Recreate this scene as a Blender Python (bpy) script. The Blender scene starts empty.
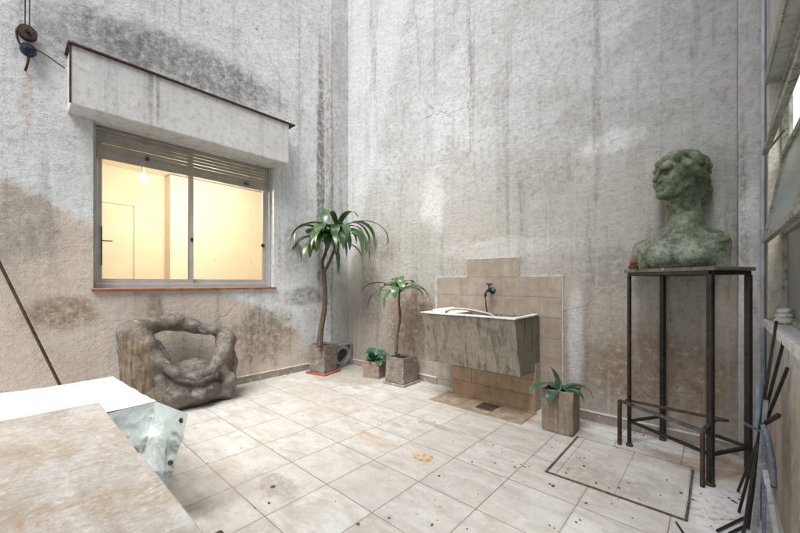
import bpy, bmesh, math, random
import numpy as np
from mathutils import Vector, Matrix, noise as mnoise
random.seed(7)
R = math.radians
SC = bpy.context.scene
COL = SC.collection
LX, BY, RX = -4.37, 3.54, 0.25          # window wall, sink wall, sill wall
YAW = R(41.85)

# ------------------------------------------------------------------ nodes
class Mat:
    def __init__(s, name):
        s.m = bpy.data.materials.new(name); s.m.use_nodes = True
        s.nt = s.m.node_tree; s.n = s.nt.nodes; s.l = s.nt.links
        s.b = s.n['Principled BSDF']
        s.tc = s.n.new('ShaderNodeTexCoord'); s.P = s.tc.outputs['Object']
        s.heights = []
    def set(s, inp, v):
        if hasattr(v, 'is_linked') or hasattr(v, 'links'): s.l.new(v, inp)
        elif isinstance(v, (tuple, list)) and inp.type == 'RGBA' and len(v) == 3: inp.default_value = (*v, 1)
        else: inp.default_value = v
    def vscale(s, v, k, off=None):
        n = s.n.new('ShaderNodeMapping'); s.set(n.inputs['Vector'], v)
        n.inputs['Scale'].default_value = k
        if off is not None: n.inputs['Location'].default_value = off
        return n.outputs[0]
    def noise(s, scale, detail=4, rough=.55, vec=None, dist=0, col=False):
        n = s.n.new('ShaderNodeTexNoise'); s.set(n.inputs['Vector'], vec or s.P)
        n.inputs['Scale'].default_value = scale; n.inputs['Detail'].default_value = detail
        n.inputs['Roughness'].default_value = rough; n.inputs['Distortion'].default_value = dist
        return n.outputs['Color' if col else 'Fac']
    def voro(s, scale, vec=None, feature='F1', out='Distance', rnd=1):
        n = s.n.new('ShaderNodeTexVoronoi'); n.feature = feature; s.set(n.inputs['Vector'], vec or s.P)
        n.inputs['Scale'].default_value = scale; n.inputs['Randomness'].default_value = rnd
        return n.outputs[out]
    def ramp(s, f, stops):
        n = s.n.new('ShaderNodeValToRGB'); s.set(n.inputs[0], f); e = n.color_ramp.elements
        while len(e) < len(stops): e.new(.5)
        for k, (p, c) in enumerate(stops):
            e[k].position = p; e[k].color = (*c, 1) if not isinstance(c, (int, float)) else (c, c, c, 1)
        return n.outputs[0]
    def mix(s, f, a, b, blend='MIX'):
        n = s.n.new('ShaderNodeMix'); n.data_type = 'RGBA'; n.blend_type = blend
        s.set(n.inputs['Factor'], f); s.set(n.inputs[6], a); s.set(n.inputs[7], b)
        return n.outputs[2]
    def math(s, op, a, b=0., c=None):
        n = s.n.new('ShaderNodeMath'); n.operation = op; s.set(n.inputs[0], a); s.set(n.inputs[1], b)
        if c is not None: s.set(n.inputs[2], c)
        return n.outputs[0]
    def rng(s, v, a, b, c=0., d=1.):
        n = s.n.new('ShaderNodeMapRange'); n.interpolation_type = 'SMOOTHSTEP'
        for k, x in zip(range(5), (v, a, b, c, d)): s.set(n.inputs[k], x)
        return n.outputs[0]
    def vmath(s, op, a, b):
        n = s.n.new('ShaderNodeVectorMath'); n.operation = op; s.set(n.inputs[0], a); s.set(n.inputs[1], b)
        return n.outputs['Value' if op in ('LENGTH', 'DOT_PRODUCT', 'DISTANCE') else 'Vector']
    def xyz(s, v=None):
        n = s.n.new('ShaderNodeSeparateXYZ'); s.set(n.inputs[0], v or s.P); return n.outputs
    def comb(s, x, y, z):
        n = s.n.new('ShaderNodeCombineXYZ')
        for k, v in enumerate((x, y, z)): s.set(n.inputs[k], v)
        return n.outputs[0]
    def blob(s, c, r, nz, amp=.7, soft=.25):
        """irregular stain: an ellipse whose rim is broken up by noise"""
        v = s.vscale(s.P, tuple(1/x for x in r), tuple(-a/x for a, x in zip(c, r)))
        d = s.vmath('LENGTH', v, (0, 0, 0))
        e = s.math('ADD', s.math('SUBTRACT', 1, d), s.math('MULTIPLY', s.math('SUBTRACT', nz, .5), amp*2))
        return s.rng(e, 0, soft)
    def half(s, n, d, nz, amp=.15, soft=.06):
        e = s.math('SUBTRACT', s.vmath('DOT_PRODUCT', s.P, n), d)
        e = s.math('ADD', e, s.math('MULTIPLY', s.math('SUBTRACT', nz, .5), amp*2))
        return s.rng(e, 0, soft)
    def bump(s, h, strength=.4, dist=.01):
        n = s.n.new('ShaderNodeBump'); s.set(n.inputs['Height'], h)
        n.inputs['Strength'].default_value = strength; n.inputs['Distance'].default_value = dist
        s.l.new(n.outputs[0], s.b.inputs['Normal'])
    def done(s, col, rough=.8, metal=0, spec=None):
        s.set(s.b.inputs['Base Color'], col); s.set(s.b.inputs['Roughness'], rough)
        s.set(s.b.inputs['Metallic'], metal)
        if spec is not None: s.b.inputs['Specular IOR Level'].default_value = spec
        return s.m

def simple(name, a, b, scale=8, rough=.7, metal=0, bump=.25, bscale=None, bdist=.004, c=None, lo=.35, hi=.65, spec=None, stretch=None):
    m = Mat(name); v = m.vscale(m.P, stretch) if stretch else m.P
    col = m.ramp(m.noise(scale, 6, .62, v), [(lo, a), (hi, b)])
    if c is not None:
        col = m.mix(m.rng(m.noise(scale*3.1, 5, .6, v), .56, .66), col, c)
    if bump: m.bump(m.noise(bscale or scale*5, 5, .6, v), bump, bdist)
    return m.done(col, rough, metal, spec)

def plaster(name, light, mid, blobs=(), halves=(), bumpk=.55, cracks=(), scratch=True, grit=1.):
    m = Mat(name)
    n1 = m.noise(.75, 8, .62, dist=.4); n2 = m.noise(3.2, 9, .66, dist=.3); n3 = m.noise(17, 8, .7); n4 = m.noise(70, 4, .7)
    st = m.noise(1, 7, .62, m.vscale(m.P, (9, 9, .5)))
    st2 = m.noise(1, 6, .6, m.vscale(m.P, (22, 22, .8), (3, 1, 7)))
    f = m.math('ADD', m.math('MULTIPLY', n1, .55), m.math('MULTIPLY', n2, .45))
    col = m.ramp(f, [(.38, mid), (.50, tuple((a+b)/2 for a, b in zip(light, mid))), (.60, light)])
    nzb = m.math('ADD', m.math('MULTIPLY', n2, .62), m.math('MULTIPLY', st, .38))
    nzh = m.math('ADD', m.math('MULTIPLY', n2, .45), m.math('ADD', m.math('MULTIPLY', n1, .25), m.math('MULTIPLY', st, .30)))
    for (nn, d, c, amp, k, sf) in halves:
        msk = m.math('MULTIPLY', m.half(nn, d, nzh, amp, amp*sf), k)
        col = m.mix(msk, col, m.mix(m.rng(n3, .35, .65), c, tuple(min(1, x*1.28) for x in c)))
    for (cc, rr, c, amp, k) in blobs:
        msk = m.blob(cc, rr, nzb, amp, .55)
        msk = m.math('MULTIPLY', msk, m.math('MULTIPLY', m.rng(n3, .18, .60), k))
        col = m.mix(msk, col, c)
    # mottling, speckle, rain streaks
    col = m.mix(m.math('MULTIPLY', m.rng(n3, .48, .68), .55), col, m.mix(1, col, (.60, .555, .50), 'MULTIPLY'))
    col = m.mix(m.math('MULTIPLY', m.rng(n3, .47, .30), .40), col, (.66, .65, .63))
    col = m.mix(m.math('MULTIPLY', m.rng(st, .52, .74), .46), col, m.mix(1, col, (.55, .53, .50), 'MULTIPLY'))
    col = m.mix(m.math('MULTIPLY', m.rng(st2, .56, .72), .26), col, (.64, .64, .64))
    pit = m.math('MULTIPLY', m.rng(n4, .60, .72), m.rng(n2, .42, .62))
    col = m.mix(m.math('MULTIPLY', pit, .7), col, (.11, .095, .08))
    fine = m.noise(1, 8, .75, m.vscale(m.P, (38, 38, 22)), dist=.5)
    col = m.mix(m.math('MULTIPLY', m.rng(fine, .50, .68), .34*grit), col, m.mix(1, col, (.47, .445, .40), 'MULTIPLY'))
    col = m.mix(m.math('MULTIPLY', m.rng(fine, .48, .34), .24*grit), col, m.mix(1, col, (1.32, 1.33, 1.34), 'MULTIPLY'))
    st3 = m.noise(1, 7, .68, m.vscale(m.P, (4.5, 4.5, .28), (11, 2, 5)), dist=.2)
    col = m.mix(m.math('MULTIPLY', m.math('MULTIPLY', m.rng(st3, .54, .70), m.rng(fine, .30, .56)), .72*grit), col, m.mix(1, col, (.46, .44, .41), 'MULTIPLY'))
    for (ax, p0, z0, z1, kk) in cracks:
        c_ = m.xyz(); wob = m.math('MULTIPLY', m.math('SUBTRACT', m.noise(5, 5, .65), .5), .16)
        dd = m.math('ABSOLUTE', m.math('SUBTRACT', m.math('ADD', c_[ax], wob), p0))
        ck = m.math('MULTIPLY', m.rng(dd, .0065, .001), m.math('MULTIPLY', m.rng(c_[2], z0, z0+.15), m.rng(c_[2], z1, z1-.15)))
        col = m.mix(m.math('MULTIPLY', ck, kk), col, (.17, .15, .13))
    # flaked patches: a thin skin lifted off with a pale rim
    fl = m.noise(2.1, 10, .68, m.vscale(m.P, (1, 1, 1), (5, 9, 2)), dist=.5)
    skin = m.rng(fl, .56, .57)
    rim = m.math('MULTIPLY', m.rng(fl, .545, .56), m.rng(fl, .585, .565))
    col = m.mix(m.math('MULTIPLY', skin, .25), col, m.mix(1, col, (.80, .76, .72), 'MULTIPLY'))
    col = m.mix(m.math('MULTIPLY', m.math('MULTIPLY', rim, m.rng(n3, .45, .65)), .22), col, (.66, .65, .63))
    # hairline cracks
    w = m.vmath('ADD', m.P, m.vscale(m.noise(2.5, 4, .6, col=True), (.28, .28, .28)))
    cr = m.voro(.62, w, 'DISTANCE_TO_EDGE')
    crk = m.math('MULTIPLY', m.rng(cr, .0035, .0005), m.rng(n1, .54, .62))
    col = m.mix(m.math('MULTIPLY', crk, .55), col, (.16, .15, .14))
    n5 = m.noise(150, 3, .7); gr = m.rng(n5, .55, .75)
    col = m.mix(m.math('MULTIPLY', gr, .30), col, m.mix(1, col, (.55, .52, .49), 'MULTIPLY'))
    h = m.math('ADD', m.math('MULTIPLY', n3, .55), m.math('MULTIPLY', n4, .30))
    h = m.math('ADD', h, m.math('MULTIPLY', n5, .12)); h = m.math('ADD', h, m.math('MULTIPLY', fine, .12))
    h = m.math('ADD', h, m.math('MULTIPLY', n2, .9))
    h = m.math('SUBTRACT', h, m.math('MULTIPLY', skin, .12))
    h = m.math('SUBTRACT', h, m.math('MULTIPLY', crk, .3))
    if scratch:   # trowel marks
        tr = m.noise(1, 5, .6, m.vscale(m.vmath('ADD', m.P, m.vscale(m.noise(1.3, 2, .5, col=True), (.5, .5, .5))), (7, 7, 30)))
        h = m.math('ADD', h, m.math('MULTIPLY', tr, .35))
    m.bump(h, bumpk, .025)
    return m.done(col, m.rng(n3, .3, .7, .78, .95), 0, .25)

# ------------------------------------------------------------------ mesh helpers
class MB:
    def __init__(s): s.v = []; s.f = []
    def add(s, vs, fs):
        o = len(s.v); s.v += [tuple(v) for v in vs]; s.f += [tuple(i+o for i in f) for f in fs]; return s
    def box(s, a, b):
        (x0, y0, z0), (x1, y1, z1) = a, b
        return s.hexa([(x0,y0,z0),(x1,y0,z0),(x1,y1,z0),(x0,y1,z0),(x0,y0,z1),(x1,y0,z1),(x1,y1,z1),(x0,y1,z1)])
    def hexa(s, v):
        return s.add(v, [(3,2,1,0),(4,5,6,7),(0,1,5,4),(1,2,6,5),(2,3,7,6),(3,0,4,7)])
    def tube(s, pts, r, seg=10, cap=True):
        pts = [Vector(p) for p in pts]; rs = r if isinstance(r, (list, tuple)) else [r]*len(pts)
        vs = []; fs = []; up = None
        for i, p in enumerate(pts):
            t = (pts[min(i+1, len(pts)-1)] - pts[max(i-1, 0)]).normalized()
            if up is None: up = t.orthogonal().normalized()
            up = (up - t*up.dot(t)).normalized(); sd = t.cross(up)
            for k in range(seg):
                a = 2*math.pi*k/seg + (math.pi/seg); vs.append(p + (up*math.cos(a) + sd*math.sin(a))*rs[i])
        for i in range(len(pts)-1):
            for k in range(seg):
                k2 = (k+1) % seg; fs.append((i*seg+k, i*seg+k2, (i+1)*seg+k2, (i+1)*seg+k))
        if cap: fs.append(tuple(range(seg-1, -1, -1))); fs.append(tuple((len(pts)-1)*seg+k for k in range(seg)))
        return s.add(vs, fs)
    def bar(s, a, b, w, h=None, up=(0, 0, 1)):
        """square or flat bar from a to b"""
        a, b = Vector(a), Vector(b); t = (b-a).normalized(); u = Vector(up)
        if abs(t.dot(u)) > .95: u = Vector((math.cos(R(-31.7)), math.sin(R(-31.7)), 0))
        u = (u - t*u.dot(t)).normalized(); sd = t.cross(u); h = h or w
        o = [(-1,-1),(1,-1),(1,1),(-1,1)]
        return s.hexa([a + sd*(x*w/2) + u*(y*h/2) for x, y in o] + [b + sd*(x*w/2) + u*(y*h/2) for x, y in o])
    def lathe(s, prof, c=(0,0,0), axis='z', seg=24):
        vs = []; fs = []; n = len(prof)
        for k in range(seg):
            a = 2*math.pi*k/seg
            for r, z in prof:
                p = (r*math.cos(a), r*math.sin(a), z)
                if axis == 'x': p = (p[2], p[0], p[1])
                if axis == 'y': p = (p[0], p[2], p[1])
                vs.append((p[0]+c[0], p[1]+c[1], p[2]+c[2]))
        for k in range(seg):
            for i in range(n-1):
                k2 = (k+1) % seg; fs.append((k*n+i, k2*n+i, k2*n+i+1, k*n+i+1))
        return s.add(vs, fs)
    def build(s, name, mat, parent=None, loc=None, bevel=0, smooth=False, wobble=0, cuts=0):
        return link(name, s.v, s.f, mat, parent, loc, bevel, smooth, wobble, cuts)

def wpos(o):
    p = Vector((0, 0, 0))
    while o: p += o.location; o = o.parent
    return p
def link(name, v, f, mat, parent=None, loc=None, bevel=0, smooth=False, wobble=0, cuts=0):
    off = wpos(parent) if parent else Vector(loc or (0, 0, 0))
    me = bpy.data.meshes.new(name)
    me.from_pydata([(a[0]-off.x, a[1]-off.y, a[2]-off.z) for a in v], [], [tuple(int(i) for i in q) for q in f]); me.update()
    bm = bmesh.new(); bm.from_mesh(me)
    bmesh.ops.recalc_face_normals(bm, faces=bm.faces)
    if bevel:
        es = [e for e in bm.edges if len(e.link_faces) == 2 and e.calc_face_angle(0) > .5]
        bmesh.ops.bevel(bm, geom=es, offset=bevel, segments=2, affect='EDGES', profile=.6, clamp_overlap=True)
    if cuts: bmesh.ops.subdivide_edges(bm, edges=bm.edges[:], cuts=cuts, use_grid_fill=True)
    if wobble:
        for q in bm.verts:
            n = mnoise.noise_vector((q.co+off)*6)*.6 + mnoise.noise_vector((q.co+off)*21)*.4; q.co += n*wobble
    bm.to_mesh(me); bm.free()
    me.materials.append(mat)
    if smooth: me.polygons.foreach_set('use_smooth', [True]*len(me.polygons))
    o = bpy.data.objects.new(name, me); COL.objects.link(o)
    if parent: o.parent = parent
    else: o.location = off
    return o
def tag(o, label, cat, group=None):
    o['label'] = label; o['category'] = cat
    if group: o['group'] = group
    return o
def thing(name, loc, label, cat, group=None):
    o = bpy.data.objects.new(name, None); COL.objects.link(o); o.location = loc; o.empty_display_size = .1
    return tag(o, label, cat, group)

# camera-space bookkeeping only used to read the photograph's measurements (metres out)
FPX, V0, CH = 354., 282.4, 1.25
cY, sY = math.cos(YAW), math.sin(YAW)
def ray(u, v):
    a = (u-400)/FPX; return Vector((a*cY-sY, a*sY+cY, (V0-v)/FPX))
def onz(u, v, z=0.): d = ray(u, v); return d*((z-CH)/d.z) + Vector((0, 0, CH))
def onx(u, v, X): d = ray(u, v); return d*(X/d.x) + Vector((0, 0, CH))
def ony(u, v, Y): d = ray(u, v); return d*(Y/d.y) + Vector((0, 0, CH))

# signed-distance modelling -> surface nets
def smin(a, b, k): h = np.clip(.5+.5*(b-a)/k, 0, 1); return b*(1-h)+a*h-k*h*(1-h)
def smax(a, b, k): return -smin(-a, -b, k)
def ell(p, c, r, rot=None):
    q = p-np.array(c)
    if rot is not None: q = q@rot
    k0 = np.sqrt(((q/np.array(r))**2).sum(-1)); k1 = np.sqrt(((q/np.array(r)**2)**2).sum(-1))+1e-9
    return k0*(k0-1)/k1
def cap(p, a, b, ra, rb=None):
    a = np.array(a, float); b = np.array(b, float); rb = ra if rb is None else rb; ba = b-a
    h = np.clip(((p-a)@ba)/(ba@ba), 0, 1)
    return np.sqrt(((p-a-h[..., None]*ba)**2).sum(-1))-(ra+(rb-ra)*h)
def nets(fn, lo, hi, step):
    lo = np.array(lo, float); n = np.ceil((np.array(hi)-lo)/step).astype(int)+1
    g = np.stack(np.meshgrid(*[lo[i]+step*np.arange(n[i]) for i in range(3)], indexing='ij'), -1)
    V = fn(g); S = V < 0
    c = np.array(n)-1; cnt = np.zeros(c); pos = np.zeros((*c, 3))
    sl = lambda o: tuple(slice(o[i], o[i]+c[i]) for i in range(3))
    base = np.stack(np.meshgrid(*[np.arange(c[i]) for i in range(3)], indexing='ij'), -1)
    for ax in range(3):
        oth = [i for i in range(3) if i != ax]
        for a in (0, 1):
            for b in (0, 1):
                o0 = [0, 0, 0]; o0[oth[0]] = a; o0[oth[1]] = b; o1 = list(o0); o1[ax] = 1
                v0, v1 = V[sl(o0)], V[sl(o1)]; cr = (v0 < 0) != (v1 < 0)
                t = np.where(cr, v0/np.where(cr, v0-v1, 1), 0)
                for i in range(3): pos[..., i] += np.where(cr, base[..., i]+o0[i]+(t if i == ax else 0), 0)
                cnt += cr
    act = cnt > 0; idx = -np.ones(c, int); idx[act] = np.arange(act.sum())
    verts = lo + step*pos[act]/cnt[act][:, None]; faces = []
    for ax in range(3):
        b, d = [(1, 2), (2, 0), (0, 1)][ax]
        s0 = [slice(None)]*3; s1 = [slice(None)]*3
        s0[ax] = slice(0, n[ax]-1); s1[ax] = slice(1, n[ax])
        cr = S[tuple(s0)] != S[tuple(s1)]; I = np.argwhere(cr)
        I = I[(I[:, b] > 0) & (I[:, b] < n[b]-1) & (I[:, d] > 0) & (I[:, d] < n[d]-1)]
        fl = S[tuple(s0)][tuple(I.T)]
        q = []
        for ob, od in ((-1, -1), (0, -1), (0, 0), (-1, 0)):
            J = I.copy(); J[:, b] += ob; J[:, d] += od; q.append(idx[tuple(J.T)])
        q = np.stack(q, 1); q[~fl] = q[~fl][:, ::-1]; faces.append(q)
    return verts, np.concatenate(faces)
def rough_up(v, amp, sc, oct=3, seed=0):
    out = []
    for p in v:
        d = Vector((0, 0, 0)); q = Vector(p)
        for k in range(oct):
            s = sc*2.1**k; d += mnoise.noise_vector(q*s+Vector((seed, seed*2, 0)))*(amp/1.9**k)
        out.append(q+d)
    return out

# ------------------------------------------------------------------ materials
WHITEG = (.60, .615, .63); MIDG = (.45, .435, .42)
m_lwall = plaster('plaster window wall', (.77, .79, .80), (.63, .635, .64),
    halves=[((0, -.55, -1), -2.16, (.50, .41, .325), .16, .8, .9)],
    blobs=[((LX, 1.5, 3.66), (.5, 1.35, .33), (.20, .195, .19), .7, .75),
           ((LX, .55, 3.50), (.5, .5, .45), (.20, .19, .185), .7, .6),
           ((LX, .10, 1.75), (.5, .26, .45), (.31, .285, .25), .9, .7),
           ((LX, .34, .97), (.5, .36, .20), (.27, .195, .125), .9, .85),
           ((LX, 1.05, .98), (.5, .12, .22), (.25, .19, .12), .8, .7),
           ((LX, 2.25, .55), (.5, .65, .45), (.27, .22, .17), 1.1, .85),
           ((LX, 2.95, .55), (.5, .25, .38), (.66, .67, .68), .3, .9),
           ((LX, 2.85, 1.05), (.5, .45, .18), (.22, .21, .20), .9, .7),
           ((LX, 2.68, 1.7), (.5, .2, .6), (.30, .29, .28), 1.6, .5),
           ((LX, 3.12, 2.9), (.5, .09, 2.6), (.19, .175, .16), .9, .85),
           ((LX, .13, 2.85), (.5, .05, .35), (.45, .33, .22), .9, .4)])
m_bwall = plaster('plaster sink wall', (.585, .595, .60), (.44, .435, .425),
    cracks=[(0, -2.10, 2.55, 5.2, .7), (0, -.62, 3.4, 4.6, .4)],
    halves=[((0, 0, -1), -2.85, (.40, .38, .345), .7, .85, 1.5),  # browner downwards: dirt plus warm light put into the colour
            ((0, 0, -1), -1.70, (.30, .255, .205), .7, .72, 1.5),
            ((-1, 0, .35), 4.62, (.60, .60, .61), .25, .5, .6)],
    blobs=[((-2.62, BY, 2.2), (.22, .5, .42), (.72, .72, .71), 1.7, .75),
           ((-.72, BY, 2.5), (.30, .5, .16), (.76, .76, .76), 1.5, .8),
           ((-3.0, BY, .75), (.55, .5, .65), (.25, .185, .125), .7, .85),
           ((-3.75, BY, 1.1), (.28, .5, .8), (.23, .20, .175), .9, .65),
           ((-2.45, BY, .33), (.10, .5, .25), (.66, .63, .58), .7, .9),
           ((-.45, BY, .50), (.75, .5, .42), (.26, .19, .125), .7, .8),
           ((-.62, BY, 1.35), (.4, .5, .3), (.27, .25, .225), .9, .55),
           ((-1.8, BY, 1.62), (1.0, .5, .14), (.62, .60, .58), .8, .7),
           ((-3.55, BY, 1.75), (.5, .5, .22), (.25, .215, .18), 1.0, .6),
           ((-.98, BY, .7), (.09, .5, .65), (.66, .65, .64), .6, .75),
           ((-1.35, BY, 2.3), (.5, .5, .3), (.36, .34, .32), .9, .6)])
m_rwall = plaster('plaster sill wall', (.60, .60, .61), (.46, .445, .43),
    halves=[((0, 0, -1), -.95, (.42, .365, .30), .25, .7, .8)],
    blobs=[((RX, 2.3, .45), (.4, .5, .4), (.28, .23, .18), .9, .6)])
m_hood = plaster('hood plaster', (.70, .70, .69), (.62, .615, .60), bumpk=.2, scratch=False, grit=.35,
    blobs=[((-4.12, .95, 3.1), (.2, .035, .45), (.30, .28, .25), .5, .6), ((-4.12, 1.01, 3.1), (.2, .02, .4), (.26, .24, .21), .5, .6)])
m_jamb = plaster('peeling cream paint', (.72, .69, .61), (.50, .43, .34), bumpk=.5)
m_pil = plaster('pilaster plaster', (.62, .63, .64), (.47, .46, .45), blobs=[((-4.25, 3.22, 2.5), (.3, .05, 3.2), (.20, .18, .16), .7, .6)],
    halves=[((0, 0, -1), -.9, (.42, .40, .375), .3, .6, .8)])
m_skirt = simple('skirting cement', (.22, .175, .135), (.34, .29, .24), 7, .85, bump=.4, c=(.44, .42, .39))
m_bead = simple('skirting bead', (.50, .48, .45), (.68, .67, .65), 14, .8, bump=.3)

def floor_mat(name='travertine floor tile', joints=1.):
    m = Mat(name); X, Y, Z = m.xyz()
    s = .404; gx = m.math('DIVIDE', m.math('SUBTRACT', X, -2.608), s); gy = m.math('DIVIDE', m.math('SUBTRACT', Y, .927), s)
    ix = m.math('FLOOR', gx); iy = m.math('FLOOR', gy)
    wn = m.n.new('ShaderNodeTexWhiteNoise'); m.l.new(m.comb(ix, iy, 0), wn.inputs[0]); rc = wn.outputs['Color']; rv = wn.outputs['Value']
    off = m.vscale(rc, (9, 9, 9)); pv = m.vmath('ADD', m.P, off)
    a = m.noise(1, 8, .62, m.vscale(pv, (5, 11, 8)), dist=.5); b = m.noise(30, 6, .65, pv); c = m.noise(1, 5, .6, m.vscale(pv, (3, 6, 4)))
    col = m.ramp(a, [(.30, (.40, .372, .335)), (.47, (.52, .50, .468)), (.62, (.60, .59, .57))])
    col = m.mix(m.math('MULTIPLY', m.rng(c, .50, .68), .5), col, (.52, .465, .405))
    col = m.mix(m.math('MULTIPLY', m.rng(b, .52, .68), .55), col, (.42, .375, .325))
    col = m.mix(m.math('MULTIPLY', m.rng(rv, 0, 1), .34), col, (.45, .415, .37))
    wear = m.noise(1.1, 6, .65); w2 = m.noise(5, 7, .68, dist=.4); w3 = m.noise(26, 5, .7)
    col = m.mix(m.math('MULTIPLY', m.rng(w2, .53, .70), .45), col, (.37, .34, .30))
    # dirty zones, brown tint with painted shade under the basin, swept pale cement strip by the sill wall, single stains
    for (cc, rr, cl, amp, k) in [((-3.75, 3.1, 0), (.8, .5, 1), (.30, .26, .22), .7, .7), ((-3.3, 2.35, 0), (.9, .35, 1), (.42, .37, .31), .9, .5),
            ((-1.98, 1.12, 0), (.22, .12, 1), (.30, .27, .24), 1.0, .7), ((-1.8, 2.5, 0), (.28, .05, 1), (.36, .30, .24), 1.0, .8),
            ((-2.12, 2.0, 0), (.16, .03, 1), (.50, .28, .13), .9, .85), ((-2.0, 1.95, 0), (.22, .12, 1), (.50, .40, .31), 1, .6),
            ((-.6, 2.55, 0), (.35, .2, 1), (.34, .31, .27), 1.1, .6), ((-.95, 3.2, 0), (.28, .14, 1), (.36, .32, .28), .8, .6),
            ((-.1, 3.25, 0), (.34, .25, 1), (.40, .29, .21), .7, .75), ((-1.75, 3.25, 0), (.7, .3, 1), (.34, .22, .13), .6, .8),
            ((.05, 2.6, 0), (.22, .5, 1), (.78, .78, .78), .4, .8), ((-.5, 3.35, 0), (.5, .16, 1), (.76, .75, .74), .4, .8)]:
        col = m.mix(m.math('MULTIPLY', m.blob(cc, rr, w2, amp, .4), m.math('MULTIPLY', m.rng(w3, .32, .55), k)), col, cl)
    st = m.blob((-1.555, 1.995, 0), (.095, .06, 1), m.noise(22, 5, .65), .9, .2)
    col = m.mix(m.math('MULTIPLY', st, .85), col, m.ramp(m.noise(30, 4, .6), [(.40, (.34, .19, .06)), (.52, (.56, .39, .19)), (.66, (.62, .52, .36))]))
    # crumbs of dirt trodden in
    v = m.n.new('ShaderNodeTexVoronoi'); m.set(v.inputs['Vector'], m.vscale(m.P, (1, 1, 1))); v.inputs['Scale'].default_value = 15
    vs = m.xyz(v.outputs['Color'])
    sp = m.math('MULTIPLY', m.rng(v.outputs['Distance'], .10, .05), m.math('GREATER_THAN', vs[0], .89))
    col = m.mix(m.math('MULTIPLY', sp, .8), col, (.12, .095, .07))
    # joints
    def line(g): return m.math('MULTIPLY', m.math('ABSOLUTE', m.math('SUBTRACT', m.math('FRACT', m.math('ADD', g, .5)), .5)), s)
    d = m.math('MINIMUM', line(gx), line(gy)); d = m.math('ADD', d, m.math('MULTIPLY', m.math('SUBTRACT', w3, .5), .0022))
    cem = m.rng(X, -.09, -.07)                                  # no joints on the cement strip
    j = m.math('MULTIPLY', m.rng(d, .0034, .0020), m.math('MULTIPLY', m.math('SUBTRACT', 1, cem), joints))
    col = m.mix(m.math('MULTIPLY', j, m.rng(wear, .30, .6, .55, 1.)), col, (.17, .135, .10))
    edge = m.math('MULTIPLY', m.rng(d, .03, .004), m.rng(w2, .46, .62))
    col = m.mix(m.math('MULTIPLY', edge, .30), col, (.40, .34, .28))
    h = m.math('SUBTRACT', m.math('MULTIPLY', b, .25), m.math('MULTIPLY', j, 1.0))
    m.bump(h, .35, .004)
    return m.done(col, m.rng(w2, .3, .7, .38, .65), 0, .4)
m_floor = floor_mat(); m_hatch = floor_mat('hatch travertine', 0.)

def tile_mat(name, pal, cell=None, rough=.5, bump=.25):
    m = Mat(name)
    col = m.ramp(m.noise(9, 7, .65), [(.34, pal[0]), (.5, pal[1]), (.66, pal[2])])
    if cell:
        q = m.vscale(m.P, tuple(1/c for c in cell[1]), tuple(-o/c for o, c in zip(cell[0], cell[1])))
        f = m.n.new('ShaderNodeVectorMath'); f.operation = 'FLOOR'; m.l.new(q, f.inputs[0])
        wn = m.n.new('ShaderNodeTexWhiteNoise'); m.l.new(f.outputs[0], wn.inputs[0])
        col = m.mix(m.math('MULTIPLY', wn.outputs['Value'], .45), col, pal[3])
    col = m.mix(m.math('MULTIPLY', m.rng(m.noise(1, 6, .6, m.vscale(m.P, (14, 14, 1.2))), .55, .72), .4), col, tuple(x*.55 for x in pal[1]))
    col = m.mix(m.math('MULTIPLY', m.rng(m.noise(40, 5, .7), .56, .7), .35), col, tuple(x*.6 for x in pal[0]))
    m.bump(m.noise(24, 6, .65), bump, .004)
    return m.done(col, rough)
m_tile = tile_mat('ceramic wall tile', [(.30, .24, .185), (.37, .305, .245), (.43, .37, .31), (.28, .22, .17)], ((-2.546, 0, .105), (.2066, 5, .2)))
m_grout = simple('old grout', (.34, .29, .23), (.52, .48, .42), 20, .9)
m_plinth = tile_mat('wet amber tile', [(.29, .18, .10), (.385, .25, .145), (.44, .32, .20), (.25, .16, .10)], rough=.35)
m_apron = tile_mat('shaded brown drain tile', [(.22, .16, .11), (.31, .24, .175), (.42, .35, .28), (.22, .17, .12)], rough=.5)  # brown tile colour with the basin's shade painted in
m_whitepl = simple('rough white plaster', (.40, .385, .36), (.57, .56, .54), 12, .9, bump=.7, bdist=.01)

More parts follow.
